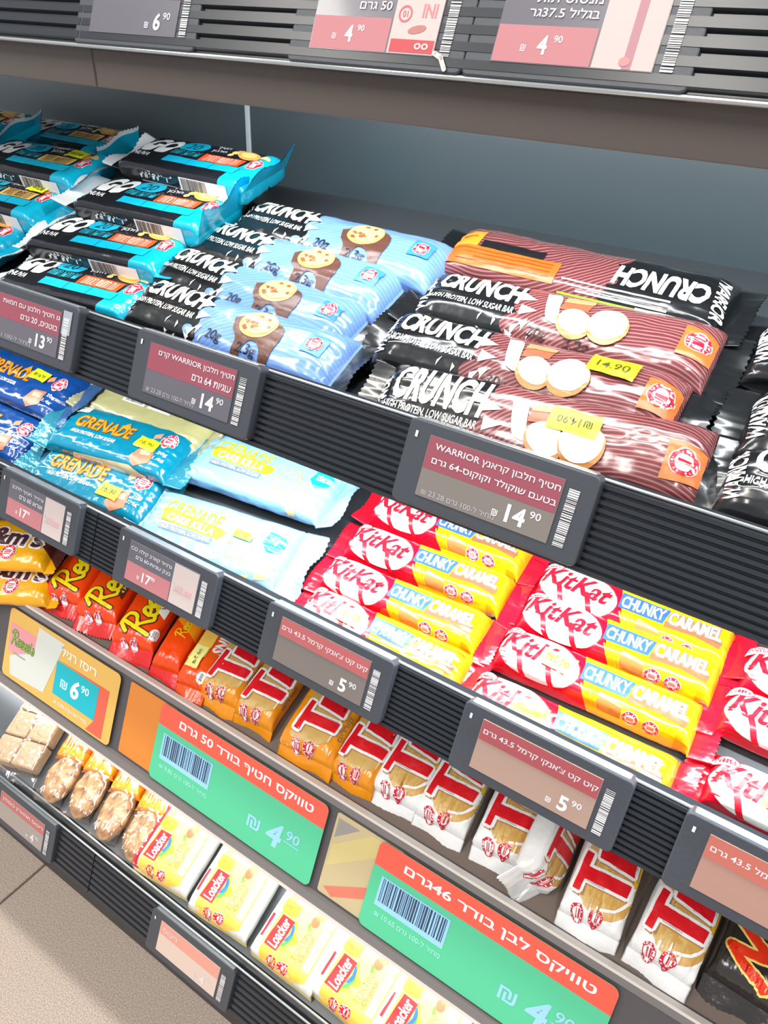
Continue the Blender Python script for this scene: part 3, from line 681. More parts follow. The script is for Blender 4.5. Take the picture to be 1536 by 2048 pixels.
for i, (p, lf, lb, pr, bd) in enumerate([((178, 332), .026, 'turquoise protein bar with gold flavour box and yellow sticker at the left', True, (10, 30)), ((100, 402), .014, 'turquoise protein bar with gold box, partly cut off at the left edge', True, (10, -10)),
                                    ((20, 470), .002, 'turquoise bar end poking in at the left edge above the 13 90 tag', False, (0, 5)), ((232, 282), .014, 'dim turquoise protein bar in the shade with its white end seal standing up', False, (0, 72)),
                                    ((30, 246), .030, 'turquoise protein bar at the far upper left corner of the shelf', False, (0, 50))]):
    go_bar(lay_end('turquoise_protein_bar', 2, p, 1, .124, .0195, lift=lf, roll=-3), 90+i, lb, True, pr, bd)

# ------------------------------------------------------------------ grenade-style wide protein bars
GR = {'teal': ((8, 118, 146), 0), 'pale': ((128, 178, 216), 0), 'blue': ((18, 66, 132), 0), 'gold': ((164, 160, 112), 0)}
GOLD_FIN = film('foil_seal', (176, 184, 176), rough=.2, bump=.7, metal=.35)
def wide_bar(root, seed, label, kind, price=None, group=None):
    tag(root, label, 'protein bar', group)
    base = GR[kind][0]
    fm = film('wide_%s_film' % kind, base, rough=.18, bump=.45, bscale=55)
    ff = film('wide_%s_seal' % kind, tuple(int(c*.75+50) for c in base), rough=.18, bump=.8, bscale=90, metal=.25)
    pk = Pack(.128, .0495, .0195, .018, 3.6, seed, .0006, .0018, (10+seed % 7*4, 5+seed % 5*6), tr=.016, finw=.056, zf=.45)
    pk.build(root, fm, ff)
    if kind == 'gold':
        pk.art(root, 'back_panels', [(rect(-30, -6, -4, 8), (236, 234, 226), 1), (barcode(-28, -5, -6, 7, 2), (120, 120, 116), 2), (rect(0, -6, 26, 6), (232, 232, 224), 1), (join(*[rect(2, -4+k*2.2, 24, -3.2+k*2.2) for k in range(4)]), (150, 150, 146), 2)])
        pk.art(root, 'kosher_badge', [(ellipse(38, 0, 6, 5), (232, 206, 40), 1), (text('GF', 38, 0, 7, 5), (50, 50, 40), 2), (rect(45, -4, 53, 5), (240, 236, 180), 1)])
        pk.art(root, 'teal_corner', [(poly([(-62, 22), (-30, 22), (-36, 10), (-62, 2)]), (12, 140, 160), 1)])
    elif kind == 'pale':
        pk.art(root, 'wordmark', [(text('GRENADE', -22, 9, 52, 12, -2, .02), (246, 176, 40), 2), (poly([(-50, 6), (-46, -3), (8, -5), (12, 2), (8, 4), (-44, 8)]), (246, 160, 34), 1)])
        pk.art(root, 'range_name', [(text('CARB KILLA', -20, .5, 44, 6.5, -2, .03), WHITE, 3)])
        pk.art(root, 'slogan', [(rect(-44, -10.5, 4, -5.5), (90, 110, 130), 1), (text('HIGH PROTEIN, LOW SUGAR', -20, -8, 46, 3.6, 0, .012), WHITE, 2)])
        bn = (176, 140, 90)
        pk.art(root, 'picture', [(stroke(spline([(16, -4), (20, 4), (28, 8), (34, 4), (38, -3), (16, -4)]), .7), bn, 1), (stroke([(17, -5), (20, -14), (33, -14), (37, -5)], .8), bn, 1)]
               + [(stroke([(20+k*4, -6), (21.5+k*3.4, -13)], .6), bn, 1) for k in range(4)] + [(stroke(spline([(22+k*5, 2), (25+k*4, 6), (27+k*4, 1)]), .6), bn, 1) for k in range(3)])
        pk.art(root, 'corner_badge', [(poly(spline([(44, 14), (58, 12), (58, 2), (50, -2), (42, 4)])), (20, 190, 210), 1), (text('20g', 50, 7, 8, 5), WHITE, 2)])
        pk.art(root, 'biscuit_print', [(poly([(48, -12), (58, -10), (58, -22), (49, -24)]), (206, 172, 120), 1), (poly([(36, -24), (44, -22), (45, -30), (38, -32)]), (216, 186, 130), 1)])
    else:
        og = (236, 142, 28)
        w_ = text('GRENADE', -17, 4, 60, 13, 0, .02)
        pk.art(root, 'wordmark', [(grow(w_, .7), (120, 74, 24), 1), (w_, og, 2), (poly([(-3, 8), (2, 15), (7, 8)]), og, 2)])
        pk.art(root, 'slogan', [(text('HIGH PROTEIN, LOW SUGAR', -20, -8.5, 48, 4.4, 0, .02), (236, 246, 250), 1)])
        pk.art(root, 'picture', [(poly([(30, -6), (44, -4), (47, -18), (34, -24), (26, -18)]), (178, 120, 90), 1), (poly([(32, -8), (42, -7), (43, -12), (33, -13)]), (216, 170, 140), 2), (poly([(32, 10), (38, 14), (40, 8), (34, 5)]), (206, 140, 110), 1)])
        pk.art(root, 'warning_seal', seal(49, 7, 7.6))
        pk.art(root, 'protein_text', [(text('20g', 52, -7, 9, 4), WHITE, 2), (text('1.4g', 52, -13, 10, 4), WHITE, 2)])
        if kind == 'teal':
            pk.art(root, 'gold_side', [(poly([(-30, -27), (30, -24), (46, -30), (46, -44), (-40, -44)]), (204, 190, 150), 1), (rect(-26, -38, 0, -29), WHITE, 2), (barcode(-25, -37, -1, -30, 3), (120, 120, 120), 3), (rect(6, -37, 24, -30), (230, 230, 226), 2),
                                       (poly([(-58, 12), (-44, 14), (-46, 22), (-58, 22)]), (226, 206, 190), 2)])
    if price: sticker(pk, root, *price)
wide_bar(lay_between('wide_protein_bar', 3, (128, 838), (352, 902), .0195, lift=.014, roll=-2), 101, 'teal protein bar with orange lettering, the rear of the two full ones', 'teal', (34, -2, 22, 11, '16.90', -6), 'teal protein bars')
wide_bar(lay_between('wide_protein_bar', 3, (68, 915), (312, 990), .0195, roll=6), 102, 'teal protein bar with orange lettering lying frontmost above the 17 90 tags', 'teal', (26, -9, 22, 12, '16.90', -4), 'teal protein bars')
wide_bar(lay_between('wide_protein_bar', 3, (212, 776), (402, 841), .0195, lift=.014, roll=4), 103, 'protein bar showing its pale gold back face, behind the teal ones under the price tag', 'gold', None, 'teal protein bars')
wide_bar(lay_between('wide_protein_bar', 3, (388, 893), (672, 985), .0195, lift=.010, roll=0), 104, 'pale blue protein bar with cyan badge, the rear one with a strong glare', 'pale', None, 'pale blue protein bars')
wide_bar(lay_between('wide_protein_bar', 3, (268, 1012), (598, 1120), .0195, roll=6), 105, 'pale blue protein bar in front, partly over the rail above the 17 90 tag', 'pale', (26, 4, 16, 6, '16.90', -6), 'pale blue protein bars')
wide_bar(lay_end('wide_protein_bar', 3, (130, 790), 1, .128, .0195, lift=.018, roll=4), 106, 'dark blue protein bar with yellow sticker and seal at the left edge', 'blue', (22, 8, 22, 11, '₪16.90', -4), 'dark blue protein bars')
wide_bar(lay_end('wide_protein_bar', 3, (60, 880), 1, .128, .0195, lift=.0, roll=6), 107, 'dark blue protein bar in front, cut off by the left edge', 'blue', None, 'dark blue protein bars')

# ------------------------------------------------------------------ fourth shelf: bars pointing into the shelf
def twix_letters(u0, dr=0):
    """big T and W slanting along the bar"""
    T_ = [poly([(u0, 11.5), (u0+21, 10.5), (u0+21.4, 14.6), (u0+.4, 15.6)]), poly([(u0+6.8, 11.4), (u0+13.8, 11.0), (u0+14.2, -14), (u0+7.4, -13.4)])]
    W_ = [poly([(u0+20.5, 7), (u0+27, 7.4), (u0+27, -13), (u0+18.6, -13.6)]), poly([(u0+20, -13.4), (u0+27, -13), (u0+38, 11), (u0+31, 12)]), poly([(u0+32, 11), (u0+38, 11), (u0+42, -13), (u0+36, -13)]), poly([(u0+37, -13), (u0+43, -13), (u0+52, 11), (u0+46, 12)])]
    v, f = join(*T_, *W_); return ((v-[u0, 0])*[1.16, 1.05]+[u0+5, -1.0], f)
TW_GOLD = film('gold_finger_film', (238, 150, 26), [((244, 166, 40), -.02, 0, 0)], rough=.2, bump=.4); TW_WHITE = film('white_finger_film', (240, 240, 240), rough=.22, bump=.4)
def finger_bar(root, seed, label, white=False, L=.118, u0=-53, W=None):
    tag(root, label, 'chocolate bar', 'white wrapped biscuit finger bars' if white else 'gold wrapped biscuit finger bars')
    R = random.Random(seed)
    pk = Pack(L, W or (.0372 if white else .0358), .0175, .014, 4.5, seed, .0005, .0016, (R.uniform(-55, -25), 10), tr=.012, finw=(W or .0365)+.002, zf=.3)
    pk.build(root, TW_WHITE if white else TW_GOLD, None)
    tan = (206, 168, 96)
    if white:
        pk.art(root, 'caramel_picture', [(ellipse(-34, -6, 22, 15.5, .1), WHITE, 0), (ellipse(-33.5, -6, 21, 14.2, .1), (206, 160, 82), 1), (ellipse(-28, 0, 26, 15, 0), (214, 178, 108), 1), (rect(-40, -19, 20, -16), (236, 190, 30), 2), (stroke(spline([(-50, -4), (-47, -12), (-38, -17.5), (-30, -18)]), 1.6), WHITE, 2)])
    else:
        pk.art(root, 'caramel_picture', [(poly([(-52, 15), (50, 17), (50, -15), (-46, -15), (-53, -4)]), tan, 1), (rect(-46, -14.4, 40, -13.6), (240, 226, 190), 2)])
    g = twix_letters(u0+(2 if white else 1))
    pk.art(root, 'wordmark', [((grow(g, 2.2)[0]+[-.5, -.9], grow(g, 2.2)[1]), (176, 130, 84), 2), (grow(g, 1.9, 8), WHITE, 3), (g, (222, 20, 34), 4)])
    pk.art(root, 'side_text', [(he('קורדים', -32, -21, 20, 4, 0), (120, 110, 90), 2)])
    pk.art(root, 'warning_seals', seal(-56.5, 9, 4.6)+seal(-55, -3, 4.6))
    return pk
for i, (p, yw, lf, rl, lb) in enumerate([((428, 1388), -5, 0, 0, 'gold biscuit finger bar nearest the orange packs'), ((497, 1432), -3, 0, 0, 'second gold biscuit finger bar from the orange packs'),
                                     ((604, 1500), -4, .001, 0, 'gold biscuit finger bar with a crumpled front seal above the red and green sign'), ((697, 1552), -2, 0, 0, 'gold biscuit finger bar wedged beside the first white one')]):
    finger_bar(lay_deep('gold_finger_bar', 4, p, yw, .118, .0175, lf, rl), 120+i, lb, W=(.0358, .0358, .046, .034)[i])
for i, (p, yw, lf, rl, lb) in enumerate([((785, 1590), -2, 0, 0, 'white biscuit finger bar furthest left, next to the gold ones'), ((874, 1642), -2, 0, 0, 'second white biscuit finger bar from the left'), ((996, 1706), -4, .001, 0, 'third white biscuit finger bar from the left'),
                                     ((1092, 1775), -2, .006, 68, 'white biscuit finger bar tipped on its side, fourth from the left'), ((1178, 1842), -3, .001, 0, 'fifth white biscuit finger bar, with the clearest red letters'), ((1322, 1925), 3, .001, 0, 'rightmost white biscuit finger bar beside the black wrapper')]):
    finger_bar(lay_deep('white_finger_bar', 4, p, yw, .118, .0175, lf, rl), 130+i, lb, True)
# black wrapper with a red M
root = lay_deep('dark_chocolate_bar', 4, (1492, 1985), 3, .118, .0185); tag(root, 'black wrapped chocolate bar with a red and yellow letter, at the lower right corner', 'chocolate bar')
pk = Pack(.118, .038, .0185, .013, 4.5, 140, .0006, .002, (-30, 10), tr=.014, finw=.044, zf=.3)
pk.build(root, film('dark_film', (52, 48, 46), rough=.2, bump=.5))
MM = [spline([(-52, -8), (-46, 6), (-40, 14)]), spline([(-40, 14), (-39, 2), (-37, -6)]), spline([(-37, -6), (-30, 6), (-25, 14)]), spline([(-25, 14), (-23, 0), (-20, -12)])]
pk.art(root, 'wordmark', [(join(*[stroke(q, 7.6) for q in MM]), (250, 226, 120), 1), (join(*[stroke(q, 5.2) for q in MM]), (240, 54, 22), 2)])
# orange peanut butter packs
SCR_R = [spline([(0, 0), (1.2, 5), (2.6, 10.5)]), spline([(-.6, 8.6), (2, 11.4), (5.6, 10.6), (5.6, 7.6), (2.2, 5.6)]), spline([(2.4, 5.6), (4, 3), (5.4, .8), (6.8, 1.0)])]
SCR_E = spline([(0, 3.2), (2.6, 4.0), (3.0, 5.8), (1.6, 6.2), (.4, 4.4), (.5, 2.0), (2.0, 1.0), (4.0, 2.2)])
SCR_S = spline([(1, 2), (2.4, 6.2), (3.4, 3.6), (2.6, 1.2), (.8, 1.4)])
def script(n, k, dx, dy, wd, rot=0):
    gs = [stroke(q, wd) for q in SCR_R]; x = 6.6
    for ch in 'eese\'s'[:n]:
        if ch == 'e': gs.append(stroke([(a+x, b_) for a, b_ in SCR_E], wd)); x += 3.7
        elif ch == 's': gs.append(stroke([(a+x, b_) for a, b_ in SCR_S], wd)); x += 3.6
        else: gs.append(stroke([(x+.3, 8.6), (x, 7.2)], wd)); x += .8
    return move(join(*gs), dx, dy, rot, k, k)
OR_FILM = film('orange_film', (246, 74, 12), rough=.24, bump=.3)
def orange_pack(root, seed, label, kind):
    tag(root, label, 'candy pack', 'orange peanut butter packs')
    pk = Pack(.115, .042 if kind != 'small' else .0265, .0165, .013, 4, seed, .0005, .0014, (-25, 10), tr=.012, finw=.044 if kind != 'small' else .032, zf=.3)
    pk.build(root, OR_FILM, film('orange_seal', (226, 40, 40), rough=.24, bump=.4))
    yl, br = (250, 226, 16), (92, 40, 22)
    if kind != 'small':
        pk.art(root, 'wordmark', [(script(6, 2.5, -48, -14, 2.2), br, 1), (script(6, 2.5, -48, -14, 1.35), yl, 2)])
        pk.art(root, 'warning_seals', seal(-59, 8, 4.4, 0, (216, 40, 90))+seal(-57, -4, 4.4, 0, (216, 40, 90)))
    if kind == 'peanut': pk.art(root, 'flavour_strip', [(poly([(-34, -13.5), (10, -13.5), (10, -18.5), (-38, -18.5)]), br, 3), (text('4 PEANUT BUTTER', -12, -16, 40, 3.2, 0, .02), (250, 214, 120), 4)])
    if kind == 'white':
        pk.art(root, 'flavour_strip', [(poly([(-26, -12), (20, -12), (20, -20), (-31, -20)]), (250, 246, 236), 3), (text('WHITE', -8, -16, 30, 5.4, 0, .02), (150, 90, 40), 4)])
        pk.art(root, 'calorie_badge', [(ellipse(-46, -20, 5, 5), WHITE, 1), (text('200', -46, -19.4, 6, 3), (120, 110, 120), 2)])
    if kind == 'small': pk.art(root, 'wordmark', [(script(6, 1.0, -30, -6, 1.0), (246, 220, 20), 2), (poly([(-30, -16), (40, -16), (40, 10), (-16, 10)]), (250, 150, 16), 0)])
for i, (p, yw, lf, kd, lb) in enumerate([((114, 1190), -13, .001, 'plain', 'orange peanut butter pack furthest left, next to the yellow bag'), ((182, 1226), -13, .003, 'peanut', 'orange peanut butter pack with a brown flavour strip'),
                                    ((254, 1280), -12, .002, 'white', 'orange peanut butter pack with a white flavour strip and round badge'), ((322, 1328), -10, -.001, 'small', 'narrow orange pack with small yellow lettering')]):
    orange_pack(lay_deep('orange_candy_pack', 4, p, yw, .115, .0165, lf), 150+i, lb, kd)
root = lay_deep('orange_nut_bar', 4, (372, 1362), -8, .115, .0175); tag(root, 'orange nut bar with pale yellow price sticker beside the gold finger bars', 'chocolate bar')
pk = Pack(.115, .026, .0175, .013, 4, 160, .0006, .0016, (-25, 10), tr=.012, finw=.029, zf=.3); pk.build(root, film('nut_film', (240, 84, 20), rough=.22, bump=.4))
pk.art(root, 'wordmark', [(text('SNICKERS', -6, -10, 44, 10, 0, .04), WHITE, 1)]); pk.art(root, 'picture', [(poly([(-40, 14), (20, 16), (20, -2), (-34, -3)]), (250, 206, 90), 1)])
pk.art(root, 'calorie_badge', [(ellipse(-50, -10, 4.6, 4.6), WHITE, 1), (text('200', -50, -9.4, 5.4, 2.8), (120, 110, 120), 2)])
sticker(pk, root, -36, 3, 20, 11, '₪5.90', 0, (246, 240, 150), (120, 120, 40))
# yellow candy bag
def candy_bag(root, seed, label):
    tag(root, label, 'candy bag', 'yellow candy bags')
    pk = Pack(.105, .055, .018, .010, 3, seed, .0006, .0016, (5, 5), tr=.014, finw=.060, zf=.4)
    pk.build(root, film('yellow_bag', (244, 176, 16), [((88, 44, 40), .040, -.9, 0)], rough=.25, bump=.3))
    g = text("m&m's", 6, 4, 78, 20, -4, .04)
    pk.art(root, 'wordmark', [(grow(g, 1.8), (238, 232, 236), 1), (g, (74, 42, 46), 2)])
    pk.art(root, 'warning_seal', seal(14, -14, 8))
    sticker(pk, root, 24, 18, 20, 12, '₪6.90', -4)
candy_bag(lay_end('yellow_candy_bag', 4, (104, 1082), 1, .105, .018, lift=.020, yaw=24), 170, 'yellow candy bag with brown letters and a yellow sticker, upper one at the left edge')
candy_bag(lay_end('yellow_candy_bag', 4, (110, 1150), 1, .105, .018, lift=.0, yaw=24), 171, 'yellow candy bag underneath the other, only its lower edge showing')

# ------------------------------------------------------------------ fifth shelf
WF_FILM = film('wafer_film', (222, 222, 216), rough=.25, bump=.3)
def wafer_pack(root, seed, label, red_edge=False):
    tag(root, label, 'wafer pack', 'cream wafer packs')
    pk = Pack(.115, .0595, .017, .006, 5, seed, .0004, .0012, (-75, 10), tr=.011, finw=.061, zf=.3)
    pk.ts = 1.22; pk.build(root, WF_FILM, film('wafer_seal', (246, 232, 150), rough=.25, bump=.3))
    pk.art(root, 'cream_panel', [(poly([(-57, 18), (52, 18), (52, -19), (-53, -19), (-58, -8)]), (228, 196, 84), 0), (ellipse(4, -2, 46, 16, .05), (234, 210, 116), 1), (poly([(-58, 18), (-49, 18), (-47, -19), (-53, -19), (-58, -8)]), (240, 190, 76), 1)])
    pk.art(root, 'logo_panel', [(poly([(-47, 7), (-23, 6), (-23, 16), (-47, 17)]), (206, 10, 24), 2), (text('Loacker', -35, 11.5, 21, 7, 0, .02, .1), WHITE, 3)])
    pk.art(root, 'rainbow_arc', [(poly(spline([(-44, 7), (-34, 1.5), (-23, 6.2), (-23, 4.5), (-34, -1.0), (-44, 4.6)])), (236, 190, 30), 2), (poly(spline([(-42, 7), (-33, 4), (-23, 6.2), (-25, 5), (-34, .6), (-42, 5)])), (60, 150, 80), 3), (poly(spline([(-38, 6.6), (-32, 5), (-25, 6.3), (-30, 2.4), (-37, 4)])), (40, 100, 190), 4)])
    pk.art(root, 'product_name', [(text('TORTINA', -32, -5, 26, 5, 0, 0), (150, 132, 70), 2), (text('Original', -34, -10, 18, 4, 0, 0, .4), (130, 112, 60), 2)])
    pk.art(root, 'small_print', [(poly([(-46, -12.6), (-16, -12.6), (-16, -18), (-46, -18)]), (238, 232, 196), 2), (join(*[rect(-44, -14.4-k*1.5, -18-(k*5) % 6, -13.7-k*1.5) for k in range(3)]), (150, 150, 130), 3)])
    pk.art(root, 'nut_picture', [(ellipse(-15, -5, 4, 3.4, .3), (180, 96, 50), 2), (ellipse(-10, -7, 3.4, 3.2), (196, 128, 70), 2), (ellipse(-20, -3, 3, 1.6, .5), (100, 160, 50), 2)])
    pk.art(root, 'warning_seals', seal(-54, 7, 3.9)+seal(-53, -2.5, 3.9))
    if red_edge: pk.art(root, 'red_edge', [(rect(-57, 19.5, 56, 25), (204, 16, 30), 1)])
    else: pk.art(root, 'red_edge', [(rect(-44, 20.5, -26, 22.5), (214, 40, 50), 1)])
    sticker(pk, root, -16, 13, 11, 9, '2.90', 90, (236, 236, 20), (110, 110, 30))
for i, (p, yw, lb) in enumerate([((308, 1756), -5, 'cream wafer pack next to the cookies, with a red spine strip'), ((424, 1843), -4, 'second cream wafer pack from the cookies'), ((552, 1943), 0, 'third cream wafer pack from the cookies'), ((676, 2030), 2, 'fourth cream wafer pack, beside the green sign corner'), ((800, 2120), 2, 'cream wafer pack at the bottom picture edge, fifth from the cookies')]):
    wafer_pack(lay_deep('wafer_pack', 5, p, yw, .115, .017), 180+i, lb, i == 0)
# cookies in orange sleeves
def crumb_mat():
    m = bpy.data.materials.new('oat_cookie'); m.use_nodes = True; nt = m.node_tree; b = nt.nodes['Principled BSDF']; b.inputs['Roughness'].default_value = .5
    tc = nt.nodes.new('ShaderNodeTexCoord'); v = nt.nodes.new('ShaderNodeTexNoise'); v.inputs['Scale'].default_value = 130; v.inputs['Detail'].default_value = 3
    cr = nt.nodes.new('ShaderNodeValToRGB'); e = cr.color_ramp.elements; e[0].position = .30; e[0].color = (*lin((84, 50, 28)), 1); e[1].position = .68; e[1].color = (*lin((206, 160, 100)), 1); e2 = e.new(.42); e2.color = (*lin((170, 118, 66)), 1)
    nt.links.new(tc.outputs['Object'], v.inputs['Vector']); nt.links.new(v.outputs['Fac'], cr.inputs['Fac']); nt.links.new(cr.outputs['Color'], b.inputs['Base Color'])
    b.inputs['Coat Weight'].default_value = .6; b.inputs['Coat Roughness'].default_value = .12
    add_bump(nt, b, .5, 130); return m
M_COOK = crumb_mat()
def clear_film():
    m = bpy.data.materials.new('clear_film'); m.use_nodes = True; nt = m.node_tree; N = nt.nodes; N.remove(N['Principled BSDF'])
    g = N.new('ShaderNodeBsdfGlossy'); g.inputs['Roughness'].default_value = .12; t = N.new('ShaderNodeBsdfTransparent'); mx = N.new('ShaderNodeMixShader'); mx.inputs[0].default_value = .16
    tc = N.new('ShaderNodeTexCoord'); nz = N.new('ShaderNodeTexNoise'); nz.inputs['Scale'].default_value = 60; bp = N.new('ShaderNodeBump'); bp.inputs['Strength'].default_value = .8; bp.inputs['Distance'].default_value = .004
    nt.links.new(tc.outputs['Object'], nz.inputs['Vector']); nt.links.new(nz.outputs['Fac'], bp.inputs['Height']); nt.links.new(bp.outputs['Normal'], g.inputs['Normal'])
    nt.links.new(t.outputs[0], mx.inputs[1]); nt.links.new(g.outputs[0], mx.inputs[2]); nt.links.new(mx.outputs[0], N['Material Output'].inputs[0]); return m
M_CLEAR = clear_film()
SLEEVE = film('orange_sleeve', (222, 132, 18), [((212, 96, 22), -.030, .1, .006), ((228, 142, 22), -.016, 0, 0)], rough=.2, bump=.35)
def cookie_pack(root, seed, label, seeds=False):
    tag(root, label, 'cookie pack', 'round cookies in orange sleeves')
    R = np.random.RandomState(seed); nz = Noise2(seed)
    # lumpy cookie, front half bare
    V, F, n, k = [], [], 36, 10
    for i in range(k+1):
        ph = -math.pi/2+math.pi*i/k
        for j in range(n):
            a = 2*math.pi*j/n; rr = abs(math.cos(ph))**.6*(1+.07*nz(j*.5 % 18, i*.8)); lump = .0016*nz(math.cos(a)*9+20, math.sin(a)*9+i+20)
            V.append((.025*rr*math.cos(a)-.031, .0150*rr*math.sin(a), .0085+.0085*math.sin(ph)*(1+.1*nz(j*.7, i))+lump))
    for i in range(k):
        for j in range(n): F.append((i*n+j, i*n+(j+1) % n, (i+1)*n+(j+1) % n, (i+1)*n+j))
    link('cookie', mesh('cookie', V, F, M_COOK, smooth=True), root)
    if seeds:
        cm = box_mesh('seed', -.0011, .0011, -.0006, .0006, -.0005, .0006, mat('sesame', (244, 230, 196), .4), .0004, 1)
        for k_ in range(26):
            a, q = R.rand()*6.283, .9*math.sqrt(R.rand()); x, y = -.031+.023*q*math.cos(a), .0158*q*math.sin(a)
            o = link('seed', cm, root); o.location = (x, y, .0085+.0088*max(0, 1-q**4)**.5); o.rotation_euler = (0, 0, R.rand()*3)
    pk = Pack(.078, .0315, .0175, .0, 3.5, seed, .0006, .0014, tr=.004, zf=.5)
    sl = empty_child('sleeve', root, (.022, 0, .0006)); pk.build(sl, SLEEVE, names=('sleeve_film', 'x'))
    pk.art(sl, 'sleeve_print', [(ellipse(0, 2, 20, 10, .2), (240, 178, 40), 1), (join(*[rect(-30, 8-k_*3.4, -12, 9.4-k_*3.4) for k_ in range(4)]), (236, 176, 110), 1)])
    pf = Pack(.066, .0318, .0185, .005, 2.6, seed+5, .0010, .0016, (40, 0), tr=.014, finw=.0318, zf=.5)
    f_ = link('film', pf.grid(np.linspace(-.033, .012, 24), 40, 'film', M_CLEAR), root); f_.location = (-.024, 0, 0)
def empty_child(name, parent, loc):
    o = bpy.data.objects.new(name, None); COL.objects.link(o); o.parent = parent; o.location = loc; o.empty_display_size = .01; return o
for i, (p, yw, sd, lb) in enumerate([((88, 1594), -14, False, 'oat cookie in an orange sleeve, nearest the rice crackers'), ((143, 1625), -14, False, 'oat cookie in an orange sleeve with a white film corner, second from the crackers'), ((197, 1668), -14, False, 'oat cookie in an orange sleeve, third from the crackers'), ((250, 1710), -12, True, 'sesame cookie in an orange sleeve next to the wafer packs')]):
    cookie_pack(lay_deep('cookie_pack', 5, p, yw, .108, .0175), 200+i, lb, sd)
# pale crackers in clear film
root = lay_deep('cracker_pack', 5, (14, 1525), -15, .11, .02); tag(root, 'pale square crackers wrapped in clear film, at the left edge of the lowest shelf', 'cracker pack')
M_CRK = mat('cracker', (184, 152, 116), .6, bump=.6, bscale=260)
cm = box_mesh('cracker', -.0125, .0125, -.0125, .0125, 0, .016, M_CRK, .002, 2)
for i in range(4):
    for j in range(2):
        o = link('cracker', cm, root); o.location = (-.042+i*.0262, -.0131+j*.0262, .0012)
pf = Pack(.118, .0545, .0195, .008, 5, 230, .0008, .002, (-20, 0), tr=.010, zf=.4); pf.build(root, M_CLEAR, names=('film', 'film_seal'))

# ------------------------------------------------------------------ paper price signs in the fourth shelf's channel
def sign_at(px, py, d_down, name='price_sign', out=.0012):
    """pixel of the sign's top left corner; d_down: distance of its top edge below the channel's upper edge"""
    q = SIGN0+SDIR*d_down; X = at_y(px, py, q[1])[0]
    return empty(name, frame((X, q[1]-out*CL, q[2]+out*SL), (1, 0, 0), (0, -CL, SL)))
def sheet(root, wd, ht, m, name='paper', r=5):
    pts = []
    for cx, cy, a0 in ((r, -r, 90), (r, -ht+r, 180), (wd-r, -ht+r, 270), (wd-r, -r, 0)):
        for k in range(6): a = math.radians(a0+k*18); pts.append((cx+r*math.cos(a), cy+r*math.sin(a)))
    n = len(pts); V = [(x/1000, y/1000, 0) for x, y in pts]+[(x/1000, y/1000, .0004) for x, y in pts]
    F = [tuple(range(n-1, -1, -1)), tuple(range(n, 2*n))]+[(i, (i+1) % n, n+(i+1) % n, n+i) for i in range(n)]
    link(name, mesh(name, V, F, m), root); return pts
SGREEN, SRED, SBLUE = (84, 196, 150), (240, 96, 76), (150, 206, 244)
def twix_sign(root, wd, ht, label, title, unit, seed):
    tag(root, label, 'price sign', 'red and green price signs')
    pts = sheet(root, wd, ht, mat('paper_green', SGREEN, .4))
    r = 5; top = [(0, -19), (wd, -19)]+[(x, y) for x, y in pts[18:24]]+[(x, y) for x, y in pts[0:6]]
    flat_art(root, 'red_header', [(poly(top), SRED, 0)], z0=.0005)
    flat_art(root, 'title_lettering', [(he(title, wd*.53, -10, wd*.80, 9.5, 0, .02), (236, 240, 248), 2)], z0=.0005)
    bcx = flat_art(root, 'barcode_panel', [(rect(8, -47, 62, -24), SBLUE, 1)], z0=.0005)
    flat_art(bcx, 'barcode', [(barcode(10, -43, 60, -25, seed), (52, 66, 90), 2)], z0=.0005)
    flat_art(root, 'unit_text', [(he(unit, 36, -52.5, 52, 4.4), (150, 226, 214), 1)], z0=.0005)
    flat_art(root, 'price_digits', [(text('4', wd-38, -46, 14, 20, 0, .03, .15), SBLUE, 1), (text('90', wd-22, -40, 12, 8, 0, .01, .1), SBLUE, 1), (rect(wd-29, -46.4, wd-15, -45.6), SBLUE, 1), (text('₪', wd-58, -48, 12, 10, 0, .01), SBLUE, 1)], z0=.0005)
W1 = 168
twix_sign(sign_at(330, 1408, .010), W1, 68, 'red and green price sign reading 50 gram, under the gold finger bars', 'טוויקס חטיף בודד 50 גרם', 'מחיר ל-100 גרם 9.80 ₪', 3)
twix_sign(sign_at(765, 1683, .010), W1, 68, 'red and green price sign reading 46 gram, under the white finger bars', 'טוויקס לבן בודד 46גרם', 'מחיר ל-100 גרם 10.65 ₪', 4)
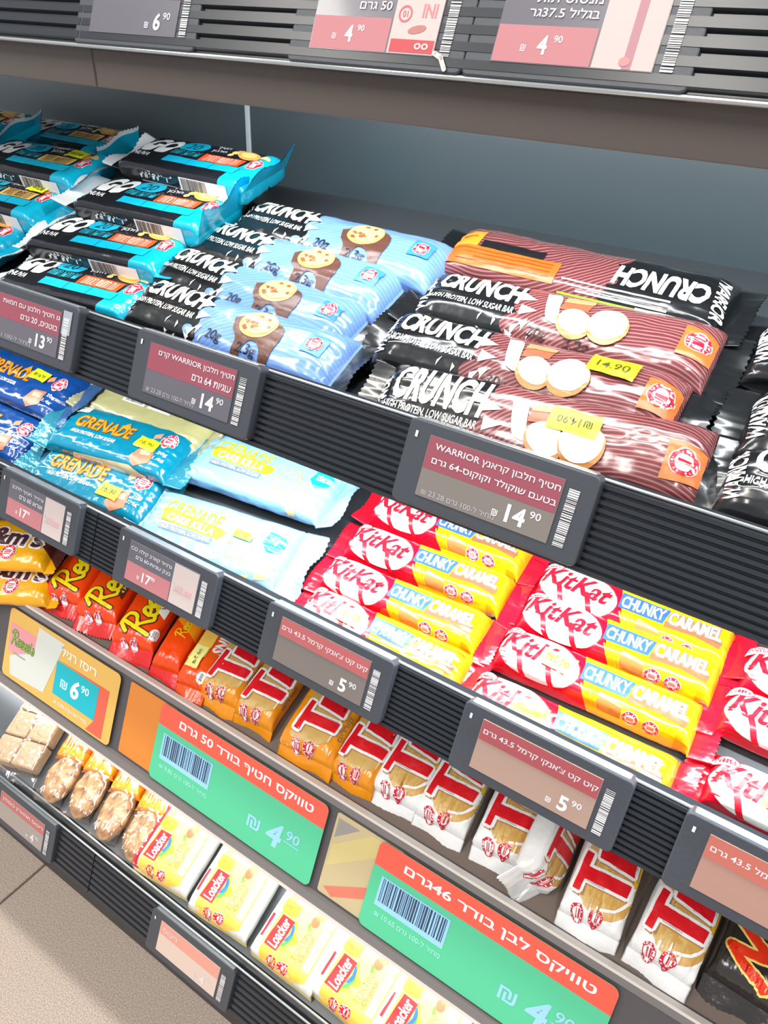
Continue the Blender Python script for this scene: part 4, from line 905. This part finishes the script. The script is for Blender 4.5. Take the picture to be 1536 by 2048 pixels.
root = sign_at(28, 1218, .010); tag(root, 'glossy multicoloured price sign reading 6 90 at the left end of the channel', 'price sign')
sheet(root, 150, 68, mat('paper_ochre', (222, 178, 92), .35))
flat_art(root, 'logo_picture', [(poly([(4, -14), (56, -14), (50, -46), (4, -42)]), (224, 150, 158), 0), (poly([(42, -3), (78, -4), (60, -60), (12, -64), (8, -46), (40, -30)]), (206, 210, 204), 1), (script(6, 1.25, 8, -34, 1.9), (90, 120, 90), 2), (script(6, 1.25, 8, -34, 1.2), (178, 222, 112), 3), (rect(12, -42, 30, -40.6), (150, 150, 150), 2)], z0=.0005)
flat_art(root, 'title_lettering', [(he('ריסז רגיל', 98, -11, 46, 9), (248, 240, 226), 1)], z0=.0005)
pf_ = flat_art(root, 'price_field', [(rect(72, -54, 128, -22), (8, 176, 192), 2), (poly([(72, -21), (130, -20), (140, -20), (140, -66), (120, -66), (128, -54), (128, -22)]), (222, 96, 74), 1)], z0=.0005)
flat_art(pf_, 'price_digits', [(text('6', 100, -38, 11, 18, 0, .03, .12), (226, 246, 250), 3), (text('90', 112, -33, 10, 7, 0, .01), (226, 246, 250), 3), (text('₪', 85, -40, 9, 8), (190, 236, 242), 3)], z0=.0005)
flat_art(root, 'unit_text', [(he('מחיר ל-100 גרם 15.86 ₪', 98, -60, 44, 3.6), (236, 236, 236), 2)], z0=.0005)
root = sign_at(262, 1362, .011, 'orange_card', -.001); tag(root, 'plain orange card between the ochre sign and the first green sign', 'card'); sheet(root, 54, 66, mat('card_orange', (216, 132, 52), .4), 'card', 2)
root = sign_at(676, 1626, .011, 'striped_card', -.001); tag(root, 'faded striped card showing between the two green signs', 'card'); sheet(root, 56, 66, mat('card_beige', (196, 180, 140), .4), 'card', 2)
flat_art(root, 'stripes', [(poly([(2, -4), (20, -4), (2, -20)]), (150, 146, 140), 0), (poly([(30, -2), (54, -2), (2, -44), (2, -26)]), (206, 190, 130), 0), (poly([(54, -30), (54, -40), (12, -64), (4, -60)]), (214, 120, 100), 1)], z0=.0005)
